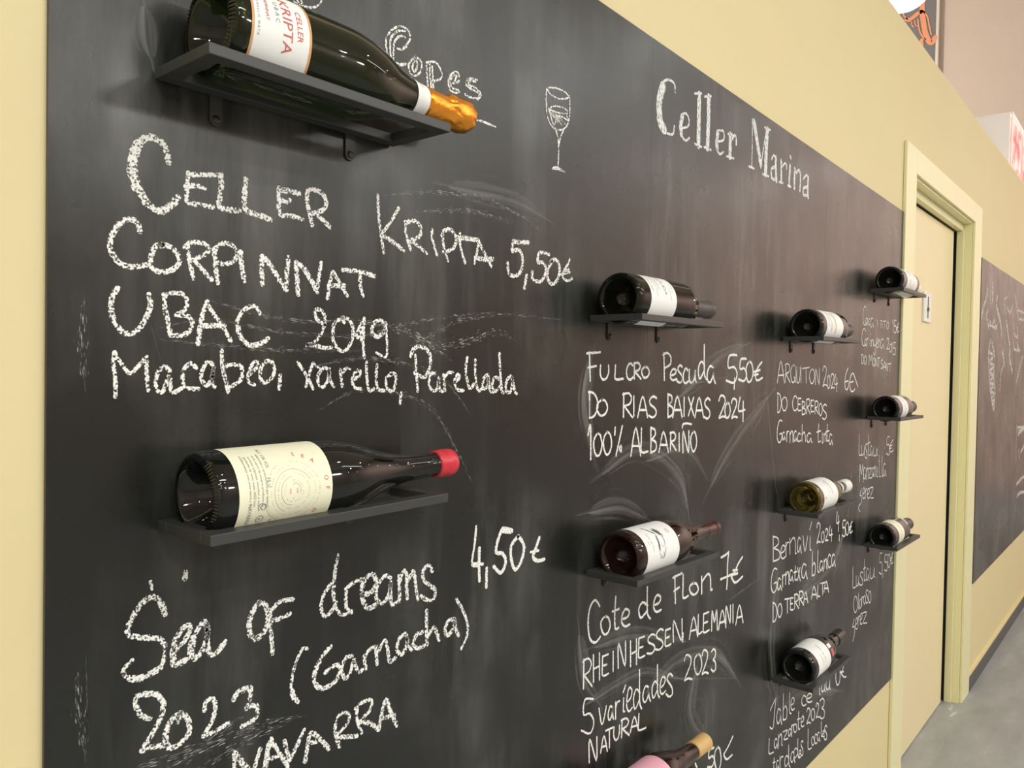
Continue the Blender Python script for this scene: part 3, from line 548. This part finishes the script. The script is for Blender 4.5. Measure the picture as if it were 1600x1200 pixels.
# old wiped writing left on the paint
def smear(fr, wd, txt, mat=M_SMEAR): chalk(b1, fr, wd, txt, mat, name='chalk_smear', wob=0.5, smn=6, join=-1e9, taper=True)
smear('z',14,'600,305 680,300 760,312 810,335 850,365; 650,330 740,330 800,350; 250,512 330,500 450,520 560,525 640,505 760,490 880,500; 250,530 350,540 460,548 560,548; 330,470 450,500 560,500; 480,575 560,560 640,570 700,600 735,650; 640,540 680,520 720,500 770,495; 230,490 250,560; 500,640 560,610 640,620 690,660 740,760',M_SPECK)
smear('z',26,'640,520 700,540 770,520 800,530; 560,500 640,520 700,560; 380,1120 300,1170 210,1200; 470,1120 420,1130 360,1150 260,1200; 440,1135 380,1160 300,1210; 122,1050 124,1110 132,1180; 134,1030 136,1100; 132,470 128,540 132,600',M_SPECK)
smear('z',70,'925,560 915,620 925,700; 940,740 1000,700 1060,740 1075,800; 920,800 970,790 1010,810; 1060,620 1120,560 1160,540; 930,1010 990,990 1060,1000; 1010,1080 1060,1030 1120,1020 1150,1060; 1090,1040 1080,1110 1100,1150; 1200,640 1210,740; 1215,900 1205,1010 1215,1100; 1250,930 1300,880 1320,820; 1225,1100 1260,1075 1310,1080; 905,990 915,1060 930,1090; 700,290 800,310 850,340; 225,10 228,60 235,90; 1330,740 1322,860; 1110,760 1140,700 1200,620')
smear('z',44,'920,560 912,640 930,720; 1080,600 1130,590; 1010,720 1070,700 1100,740; 1060,1060 1140,1060; 915,1100 1000,1050 1060,1060; 1150,930 1190,900')

# banner lettering on the far wall
def bpt(px, py): p = at_x(px, py, bx - 0.006); return p
V, F, U = [], [], []
for wd, pts in ((0.045, [(1416,30),(1421,31),(1428,26),(1434,21),(1440,18)]), (0.055, [(1441,0),(1441,18),(1443,35),(1446,52),(1452,65),(1457,66),(1461,58)]), (0.04, [(1440,62),(1440,80),(1441,90)]),
                (0.016, [(1410,14),(1412,24),(1418,30)]), (0.016, [(1434,30),(1436,45),(1440,55),(1446,62)]), (0.016, [(1443,18),(1449,26),(1452,40),(1455,54)]), (0.012, [(1424,32),(1425,40),(1428,42)]), (0.012, [(1429,32),(1431,40),(1434,40)]), (0.014,[(1385,5),(1395,12),(1408,28)])):
    P = smooth([(bpt(*p).y, bpt(*p).z) for p in pts])
    vv, ff, uu = [], [], []
    ribbon(P, wd, vv, ff, uu, 0)
    k = len(V)
    V += [(bx - 0.006 - bx, v[0] - ye, v[2]) for v in vv]; F += [tuple(i + k for i in f) for f in ff]
mk('banner_lettering', V, F, M_BANNERINK, bn)

# ------------------------------------------------------------------ bottles
def lathe(name, prof, mat, parent, seg=56, wob=None, a0=0.0, a1=2*math.pi):
    V, F = [], []
    full = abs(a1 - a0 - 2*math.pi) < 1e-6
    n = seg if full else seg + 1
    for i, (x, r) in enumerate(prof):
        for j in range(n):
            a = a0 + (a1 - a0) * j / seg
            rr = r + (wob(x, a, r) if wob else 0)
            V.append((x, -rr * math.sin(a), rr * math.cos(a)))
    for i in range(len(prof)-1):
        for j in range(seg if full else seg):
            k = (j + 1) % n
            F.append((i*n+j, (i+1)*n+j, (i+1)*n+k, i*n+k))
    o = mk(name, V, F, mat, parent, smooth=True)
    bm = bmesh.new(); bm.from_mesh(o.data); bmesh.ops.remove_doubles(bm, verts=bm.verts, dist=1e-6); bmesh.ops.recalc_face_normals(bm, faces=bm.faces)
    bm.to_mesh(o.data); bm.free()
    o.data.polygons.foreach_set('use_smooth', [True]*len(o.data.polygons))
    return o
SHAPE = {
 'burgundy': [(0.40,1),(0.46,.975),(0.52,.90),(0.58,.77),(0.64,.62),(0.70,.49),(0.77,.40),(0.86,.355),(0.955,.34),(0.96,.375),(0.99,.375),(1.0,.33)],
 'bordeaux': [(0.58,1),(0.61,.985),(0.645,.92),(0.675,.78),(0.70,.60),(0.725,.46),(0.76,.395),(0.86,.375),(0.955,.37),(0.96,.40),(0.99,.40),(1.0,.36)],
 'champagne': [(0.38,1),(0.44,.985),(0.50,.92),(0.56,.80),(0.62,.63),(0.68,.485),(0.73,.41),(0.78,.375),(0.86,.35),(0.93,.335),(0.94,.37),(0.97,.37),(1.0,.30)],
 'sherry': [(0.54,1),(0.58,.98),(0.62,.90),(0.655,.74),(0.69,.56),(0.72,.46),(0.77,.46),(0.82,.44),(0.88,.38),(0.95,.37),(0.96,.41),(0.99,.41),(1.0,.36)],
}
def prof_r(shape, R, Ln, x):
    P = [(0.03, 1)] + SHAPE[shape]
    f = x / Ln
    for (a, ra), (b_, rb) in zip(P, P[1:]):
        if f <= b_: return R * (ra + (rb - ra) * max(0, (f - a)) / (b_ - a))
    return R * P[-1][1]
def body(shape, R, Ln, mat, parent):
    pr = [(0.034, 0.0), (0.032, R*.22), (0.026, R*.42), (0.015, R*.60), (0.004, R*.74), (0.0005, R*.80), (0.0, R*.86), (0.0015, R*.94), (0.006, R*.99), (0.011, R)]
    S = [(f*Ln, k*R) for f, k in SHAPE[shape]]
    sm = smooth([pr[-1], (0.2*Ln, R)] + S[:8], 3)
    pr = pr[:-1] + [p for p in sm] + S[8:] + [(Ln, 0.0)]
    o = lathe('glass', pr, mat, parent, 64)
    # embossed ring of little bars round the heel
    V, F = [], []
    n = 72
    for i in range(n):
        a = 2*math.pi*i/n; da = math.pi/n*0.55
        k = len(V)
        for (x, r) in ((-0.0009, R*.80), (-0.0012, R*.86), (0.0010, R*.955)):
            for s in (-1, 1):
                V.append((x, -r*math.sin(a+s*da), r*math.cos(a+s*da)))
        for (x, r) in ((0.0012, R*.80), (0.0012, R*.86), (0.0035, R*.94)):
            for s in (-1, 1):
                V.append((x, -r*math.sin(a+s*da), r*math.cos(a+s*da)))
        for f in ((0,1,3,2),(2,3,5,4),(0,2,8,6),(2,4,10,8),(1,7,9,3),(3,9,11,5),(0,6,7,1),(4,5,11,10)):
            F.append(tuple(k+q for q in f))
    h = mk('heel_ridges', V, F, mat, parent); h['kind'] = 'stuff'
    return o
def band(name, shape, R, Ln, x0, x1, mat, parent, off=0.0004, a0=-0.6, a1=2.9, n=14, th=0.0003, seg=48):
    xs = [x0 + (x1-x0)*i/n for i in range(n+1)]
    full = a1 - a0 >= 6.28
    if full: a0, a1 = 0, 2*math.pi
    outer = [(x, prof_r(shape, R, Ln, x) + off) for x in xs]
    pr = outer if not full else [(x0, outer[0][1]-th)] + outer + [(x1, outer[-1][1]-th)]
    return lathe(name, pr, mat, parent, seg, a0=a0, a1=a1)
def cap(name, shape, R, Ln, x0, mat, parent, off=0.0008, flat=True, end=0.002, wob=None, prof=None):
    n = 14
    if prof is None:
        prof = [(x0, prof_r(shape, R, Ln, x0))] + [(x0 + 0.0004 + (Ln - x0)*i/n, max(prof_r(shape, R, Ln, x0 + (Ln-x0)*i/n), R*.36 if flat else 0) + off) for i in range(n)]
        r = prof[-1][1]
        prof += [(Ln + end*.3, r), (Ln + end*.8, r*.93), (Ln + end, r*.8), (Ln + end, 0.0)]
    return lathe(name, prof, mat, parent, 48, wob=wob)

_tc = {}
def text_mesh(s):
    if s in _tc: return _tc[s]
    cu = bpy.data.curves.new('t', 'FONT'); cu.body = s; cu.size = 1.0; cu.resolution_u = 2; cu.align_x = 'CENTER'
    ob = bpy.data.objects.new('t', cu); C.objects.link(ob)
    me = ob.to_mesh()
    r = ([tuple(v.co) for v in me.vertices], [tuple(p.vertices) for p in me.polygons])
    ob.to_mesh_clear(); bpy.data.objects.remove(ob, do_unlink=True); bpy.data.curves.remove(cu)
    _tc[s] = r
    return r
class Print:
    """flat print wrapped on a bottle: u runs round the bottle from the top towards the room, v runs towards the neck (metres)"""
    def __init__(s, shape, R, Ln, off=0.0007): s.V, s.F = [], []; s.a = (shape, R, Ln); s.off = off
    def pt(s, u, v):
        r = prof_r(*s.a, v); a = u / s.a[1]; r += s.off
        return (v, -r*math.sin(a), r*math.cos(a))
    def text(s, t, u, v, size, rot=0.0, sx=1.0):
        vs, fs = text_mesh(t); k = len(s.V); c, q = math.cos(rot), math.sin(rot)
        for x, y, _ in vs:
            x *= size*sx; y *= size
            s.V.append(s.pt(u + x*c - y*q, v + x*q + y*c))
        s.F += [tuple(i + k for i in f) for f in fs]
    def line(s, pts, wd, sm=3):
        pts = smooth(pts, sm) if sm else pts
        V, F, U = [], [], []
        ribbon(pts, wd, V, F, U, 0, caps=False)
        k = len(s.V); s.V += [s.pt(v[0], v[2]) for v in V]; s.F += [tuple(i + k for i in f) for f in F]
    def ring(s, u, v, r, wd, t0=0, t1=2*math.pi, n=40):
        s.line([(u + r*math.cos(t0+(t1-t0)*i/n), v + r*math.sin(t0+(t1-t0)*i/n)) for i in range(n+1)], wd, 0)
    def arc_text(s, t, u, v, r, size, t0, dt):
        """letters clockwise as seen from outside, first at angle t0 (0 = label left, pi/2 = towards the neck)"""
        for i, ch in enumerate(t):
            if ch == ' ': continue
            a = t0 + dt*i
            s.text(ch, u - r*math.cos(a), v + r*math.sin(a), size, math.pi/2 - a)
    def build(s, mat, parent, name='print'):
        o = mk(name, s.V, s.F, mat, parent); o['kind'] = 'stuff'; return o

# ---- shelves: black steel frames with mounting tabs
SL, SD, SH, RW, GAP = 0.2843, 0.0962, 0.0098, 0.0165, 0.0075
def make_shelf():
    r = empty('bottle_shelf')
    bv = 0.0008
    box('front_rail', 0, SL, -SD, -SD + RW, -SH, 0, M_STEEL, r, bv)
    box('rear_rail', 0, SL, -RW, 0, -SH, 0, M_STEEL, r, bv)
    box('side_rail', 0, RW, -SD + RW + .0001, -RW - .0001, -SH, 0, M_STEEL, r, bv)
    box('side_rail', SL - RW, SL, -SD + RW + .0001, -RW - .0001, -SH, 0, M_STEEL, r, bv)
    for xc in (0.060, 0.222):
        pts = [(xc - .0065, -SH - .0005), (xc - .0065, -SH - .022)]
        pts += [(xc - .0065*math.cos(t*math.pi/8), -SH - .022 - .0065*math.sin(t*math.pi/8)) for t in range(1, 8)]
        pts += [(xc + .0065, -SH - .022), (xc + .0065, -SH - .0005)]
        t = prism('mounting_tab', pts, 0.0005, 0.0028, M_STEEL, r)
        box('tab_neck', xc - .0065, xc + .0065, 0.0005, 0.0028, -SH - .0004, -0.0005, M_STEEL, t)
        V, F = [], []
        n = 16
        for (y, rr) in ((0.0, .0042), (-.0012, .0038), (-.0018, .0022), (-.0018, 0)):
            for j in range(n): V.append((xc + rr*math.cos(2*math.pi*j/n), 0.0004 + y, -SH - .022 + rr*math.sin(2*math.pi*j/n)))
        for i in range(3):
            for j in range(n): F.append((i*n+j, i*n+(j+1)%n, (i+1)*n+(j+1)%n, (i+1)*n+j))
        mk('screw', V, F, M_SCREW, t, smooth=True)
    return r
proto = make_shelf()
def copy_tree(o, parent=None):
    c = o.copy(); C.objects.link(c); c.parent = parent
    for ch in list(o.children): copy_tree(ch, c)
    return c
SHELF = {1:(.3334,.2679,.0119),2:(.3393,-.1455,.0169),3:(1.0367,.0890,.008),4:(1.0388,-.3225,-.0069),5:(1.8531,.0899,.012),6:(1.8469,-.3264,.0025),
         7:(1.8398,-.7342,.0034),8:(2.5515,.2678,.006),9:(2.5564,-.1266,-.002),10:(2.5574,-.5224,-.004),11:(1.0400,-.7350,0.0)}
SLAB = {1:'black steel shelf under the gold foiled sparkling bottle', 2:'black steel shelf under the bottle with the red wax tip', 3:'black steel shelf in the middle holding the bottle with the charcoal capsule',
 4:'black steel shelf under the bottle with the engraved bird label', 5:'black steel shelf at the top of the third column of bottles', 6:'black steel shelf under the olive glass bottle',
 7:'black steel shelf at the bottom of the third column of bottles', 8:'black steel shelf at the top of the column beside the door', 9:'black steel shelf in the middle of the column beside the door', 10:'black steel shelf lowest in the column beside the door', 11:'black steel shelf under the pink labelled bottle at the photo\'s bottom edge'}
for k, (x, z, t) in SHELF.items():
    o = proto if k == 1 else copy_tree(proto)
    o.location = (x, -GAP, ZB + z); o.rotation_euler = (0, -t, 0)
    tag(o, SLAB[k], 'shelf', 'black steel bottle shelves on the blackboard')

def bottle(k, bx_, R, label, dy=0.0):
    sx_, sz, t = SHELF[k]
    hw = SD/2 - RW + abs(dy)*0.3
    za = sz + math.sqrt(max(R*R - hw*hw, 1e-6)) + 0.0006 + t*(bx_ - sx_)
    e = empty('wine_bottle', (bx_, -GAP - SD/2 + dy, ZB + za), (0, -t, 0))
    tag(e, label, 'bottle', 'wine bottles lying on the blackboard shelves')
    return e

# 1 sparkling wine, green glass, orange gold foil
R, Ln, S = 0.0455, 0.338, 'champagne'
e = bottle(1, .358, R, 'large green sparkling wine bottle with orange gold foil, at the top left')
body(S, R, Ln, M_GLASS_GREEN, e)
lb = band('label', S, R, Ln, 0.016, 0.078, M_PAPER, e, a0=-0.5, a1=2.35)
band('label_border', S, R, Ln, 0.016, 0.0185, M_ORANGE, lb, off=.0006, a0=-0.5, a1=2.35, n=1)
band('label_border', S, R, Ln, 0.0755, 0.078, M_ORANGE, lb, off=.0006, a0=-0.5, a1=2.35, n=1)
P = Print(S, R, Ln); P.text('CELLER', .062, .0625, .0085, sx=1.1); P.text('KRIPTA', .064, .0475, .0145, sx=1.15); P.text('CORPINNAT', .054, .0300, .0048); P.build(M_REDINK, lb)
P = Print(S, R, Ln); P.text('U B A C', .056, .0400, .0062); P.text('A G U S T I   T O R E L L O   M A T A', .056, .0215, .0034); P.build(M_GREYINK, lb)
nb = band('neck_label', S, R, Ln, .236, .2575, M_PAPER, e, a0=0, a1=6.3, off=.0008)
P = Print(S, R, Ln, .0013); P.text('2 0 1 9', .040, .2435, .0060); P.text('B R U T', .040, .2390, .003); P.build(M_LIGHTINK, nb)
def crump(x, a, r):
    return 0.0006*math.sin(7*a + 160*x) * (1 if r > .004 else 0) + 0.0005*math.sin(13*a - 310*x) * (1 if x > .285 and r > .004 else 0.3 if r > .004 else 0)
lathe('foil', [(.2572,.0165),(.2575,.0182),(.268,.0180),(.285,.0172),(.296,.0168),(.299,.0190),(.303,.0200),(.309,.0192),(.316,.0200),(.324,.0200),(.331,.0190),(.336,.0172),(.3400,.0130),(.3405,.0)], M_FOIL, e, 72, wob=crump)
# 2 dark burgundy, cream label with rings of text, red wax
R, Ln, S = 0.0405, 0.322, 'burgundy'
e = bottle(2, .350, R, 'black wine bottle with cream ringed label and red wax tip, at the left')
body(S, R, Ln, M_GLASS_BLACK, e)
lb = band('label', S, R, Ln, 0.020, 0.120, M_CREAM, e, a0=-0.35, a1=2.7)
cu_, cv = 1.28*R + .011, .076
P = Print(S, R, Ln); P.arc_text('SEA', cu_, cv, .036, .0066, 0.25, .26); P.arc_text('OF', cu_, cv, .036, .0066, 1.35, .26); P.arc_text('DREAMS', cu_, cv, .033, .0066, 2.3, .30 ); P.line([(cu_-.007, cv), (cu_+.008, cv)], .0004); P.text('VIDA', cu_, cv-.0045, .0022)
P.build(M_REDINK, lb)
P = Print(S, R, Ln)
for r_, a0_, n_, t_ in ((.0285, .1, 74, 'wild vines grow slowly above the sea and the wind sings in the old garden '), (.0235, .6, 60, 'in the cellar a long song of granite and sea under stars '), (.0165, .2, 44, 'vinedo garnacha of the sea and the moon now '), (.0095, 0, 24, 'dreams of the old vines ')):
    P.arc_text((t_*2)[:n_], cu_, cv, r_, .0021, a0_, 2*math.pi/n_*.93)
P.ring(cu_, cv, .0205, .00028, 2.0, 5.9); P.ring(cu_, cv, .0135, .00028, 3.2, 6.2); P.ring(cu_, cv, .031, .00028, 5.0, 6.9); P.ring(cu_, cv, .0075, .00028, 1.2, 3.0); P.text('ONE', cu_, cv+.003, .0022)
for i_, v_ in enumerate((.047, .0425, .038, .034, .0300)):
    P.text(('elaborado y embotellado por bodega', 'en la sierra de navarra producto de', 'contains sulphites viticultor y vino', 'garnacha de vinas viejas 2023 lote', 'mediterraneo vino tinto tierra y mar')[i_], .048, v_, .0034, sx=1.05)
for i_ in range(26): P.text('l', -.006, .024 + i_*.0036, .0040, math.pi/2)
P.build(M_LIGHTINK, lb)
P = Print(S, R, Ln); P.text('ALC 13% VOL', .026, .0515, .0048, sx=.9); P.text('75 cl', .052, .0490, .0050); P.text('NAVARRA', .080, .0290, .0058, sx=.8)
P.ring(.074, .043, .0036, .0008, .5, 5.6); P.ring(.086, .043, .0036, .0006); P.text('R', .086, .0410, .0045); P.line([(.072,.0435),(.074,.0415),(.0765,.044)], .0010)
P.build(M_GREYINK, lb)
cap('wax_capsule', S, R, Ln, Ln - .026, M_REDWAX, e, off=.0016, end=.004)
# 3 bordeaux, pale label, charcoal capsule
R, Ln, S = 0.0405, 0.314, 'bordeaux'
e = bottle(3, 1.042, R, 'dark green wine bottle with pale label and charcoal capsule, in the middle of the board')
body(S, R, Ln, M_GLASS_DARKGREEN, e)
lb = band('label', S, R, Ln, 0.034, 0.116, M_PAPER, e, a0=-0.7, a1=2.95)
P = Print(S, R, Ln)
P.text('PESCUDA', .030, .078, .0125, sx=.95); P.text('A PESCUDA', .052, .096, .004)
P.build(M_GREYINK, lb)
P = Print(S, R, Ln); P.text('RIAS BAIXAS', .032, .062, .0056); P.text('DENOMINACION DE ORIGEN', .032, .053, .0040); P.text('ALBARINO 2024', .032, .040, .0055); P.text('ALBARINO', .04, .106, .004); P.build(M_LIGHTINK, lb)
cap('capsule', S, R, Ln, .230, M_CAPGREY, e, off=.0002)
# 4 brown burgundy, engraved label
R, Ln, S = 0.0405, 0.341, 'burgundy'
e = bottle(4, 1.060, R, 'dark brown wine bottle with an engraved bird on its white label, in the middle low')
body(S, R, Ln, M_GLASS_BROWN, e)
lb = band('label', S, R, Ln, 0.022, 0.126, M_PAPER, e, a0=-0.6, a1=2.9)
P = Print(S, R, Ln)
random.seed(4)
def blob(u0, v0, u1, v1, wdt, n, w_):
    for i in range(n):
        t0, t1 = sorted((random.random(), random.random()))
        if t1 - t0 < .12: t1 = t0 + .12
        o0, o1, o2 = (random.uniform(-wdt, wdt) for _ in range(3))
        tm = (t0+t1)/2
        P.line([(u0+(u1-u0)*t0, v0+(v1-v0)*t0+o0), (u0+(u1-u0)*tm+random.uniform(-.001,.001), v0+(v1-v0)*tm+o1), (u0+(u1-u0)*t1, v0+(v1-v0)*t1+o2)], w_)
blob(.008, .048, .030, .068, .0020, 22, .0004)
blob(.016, .070, .034, .082, .0055, 46, .0004)
blob(.030, .066, .058, .060, .0030, 34, .0004)
blob(.030, .083, .052, .080, .0012, 8, .0004)
blob(.052, .082, .068, .074, .0012, 10, .0004)
P.line([(.060,.060),(.066,.064),(.070,.062),(.066,.068),(.071,.070)], .0007); P.line([(.060,.072),(.066,.074),(.071,.071),(.067,.078)], .0007); P.line([(.046,.068),(.050,.070),(.052,.075),(.048,.078)], .0005)
P.build(M_DARKINK, lb, 'engraving')
P = Print(S, R, Ln); P.text('Cote de Flon', .040, .041, .0060); P.text('2023', .040, .033, .004); P.build(M_LIGHTINK, lb)
P = Print(S, R, Ln); P.ring(.028, .106, .0042, .0007); P.text('c', .028, .1045, .006); P.build(M_REDINK, lb)
cap('capsule', S, R, Ln, Ln - .050, M_CAPDARKRED, e, off=.0002)
# 5
R, Ln, S = 0.0405, 0.315, 'bordeaux'
e = bottle(5, 1.868, R, 'black wine bottle with gold striped white label, top of the third column')
body(S, R, Ln, M_GLASS_BLACK, e)
lb = band('label', S, R, Ln, 0.030, 0.150, M_PAPER, e, a0=-0.6, a1=2.9)
band('gold_stripe', S, R, Ln, .090, .098, M_GOLDINK, lb, off=.0007, a0=0.6, a1=2.0, n=2)
P = Print(S, R, Ln); P.text('ARQUITON', .050, .060, .010); P.text('CEBREROS', .050, .045, .006); P.build(M_LIGHTINK, lb)
cap('capsule', S, R, Ln, .230, M_CAPGREY, e, off=.0006)
# 6
R, Ln, S = 0.0405, 0.318, 'burgundy'
e = bottle(6, 1.884, R, 'olive glass white wine bottle with white label and white capsule')
body(S, R, Ln, M_GLASS_OLIVE, e)
lb = band('label', S, R, Ln, 0.026, 0.128, M_PAPER, e, a0=-0.6, a1=2.9)
P = Print(S, R, Ln); P.text('BERNAVI', .035, .085, .010); P.text('TERRA ALTA', .035, .070, .0055); P.build(M_LIGHTINK, lb)
P = Print(S, R, Ln); P.text('B', .060, .035, .010); P.build(M_REDINK, lb)
band('shoulder_ring', S, R, Ln, .232, .250, M_CAPWHITE, e, a0=0, a1=6.3, off=.0008, n=6)
cap('capsule', S, R, Ln, Ln - .040, M_CAPWHITE, e, off=.0030, end=.003)
# 7
R, Ln, S = 0.0420, 0.314, 'burgundy'
e = bottle(7, 1.872, R, 'dark burgundy bottle with white label and red shoulder seal, lowest of the third column')
body(S, R, Ln, M_GLASS_BLACK, e)
lb = band('label', S, R, Ln, 0.026, 0.112, M_PAPER, e, a0=-0.7, a1=2.9)
P = Print(S, R, Ln); P.text('Table de Flor', .038, .072, .0090); P.text('LANZAROTE', .050, .055, .0050); P.build(M_LIGHTINK, lb)
band('red_seal', S, R, Ln, .122, .140, M_REDINK, e, a0=1.05, a1=1.45, n=4, seg=10)
band('pale_seal', S, R, Ln, .118, .136, M_PAPER, e, a0=0.70, a1=.95, n=4, seg=8)
cap('capsule', S, R, Ln, Ln - .050, M_CAPBROWN, e, off=.0020)
# 8
R, Ln, S = 0.0415, 0.322, 'bordeaux'
e = bottle(8, 2.572, R, 'black wine bottle with broad white label and white capsule, top beside the door')
body(S, R, Ln, M_GLASS_BLACK, e)
lb = band('label', S, R, Ln, 0.045, 0.168, M_PAPER, e, a0=-0.6, a1=2.9)
P = Print(S, R, Ln); P.text('COCA I FITO', .050, .080, .010); P.build(M_LIGHTINK, lb)
cap('capsule', S, R, Ln, .215, M_CAPWHITE, e, off=.0020)
# 9
R, Ln, S = 0.0400, 0.310, 'sherry'
e = bottle(9, 2.566, R, 'black sherry bottle with short white label and charcoal stopper, middle beside the door')
body(S, R, Ln, M_GLASS_BLACK, e)
lb = band('label', S, R, Ln, 0.045, 0.112, M_PAPER, e, a0=-0.5, a1=2.6)
P = Print(S, R, Ln); P.text('MANZANILLA', .050, .075, .009); P.build(M_LIGHTINK, lb)
band('shoulder_label', S, R, Ln, .165, .180, M_PAPER, e, a0=-.4, a1=1.0, n=4)
cap('capsule', S, R, Ln, Ln - .060, M_CAPGREY, e, off=.0035, end=.004)
# 10
R, Ln, S = 0.0400, 0.310, 'sherry'
e = bottle(10, 2.566, R, 'black sherry bottle with short cream label and brown stopper, lowest beside the door')
body(S, R, Ln, M_GLASS_BLACK, e)
lb = band('label', S, R, Ln, 0.045, 0.108, M_CREAM, e, a0=-0.3, a1=2.5)
P = Print(S, R, Ln); P.text('OLOROSO', .050, .072, .010); P.build(M_LIGHTINK, lb)
band('shoulder_label', S, R, Ln, .165, .185, M_PAPER, e, a0=-.4, a1=1.0, n=4)
cap('capsule', S, R, Ln, Ln - .060, M_CAPBROWN, e, off=.0035, end=.004)
# 11
R, Ln, S = 0.0405, 0.325, 'burgundy'
e = bottle(11, 1.056, R, 'dark wine bottle with pink label and tan capsule, cut by the photo\'s bottom edge')
body(S, R, Ln, M_GLASS_BROWN, e)
lb = band('label', S, R, Ln, 0.030, 0.140, M_PINK, e, a0=-0.6, a1=2.9)
cap('capsule', S, R, Ln, Ln - .050, M_CAPTAN, e, off=.0020)
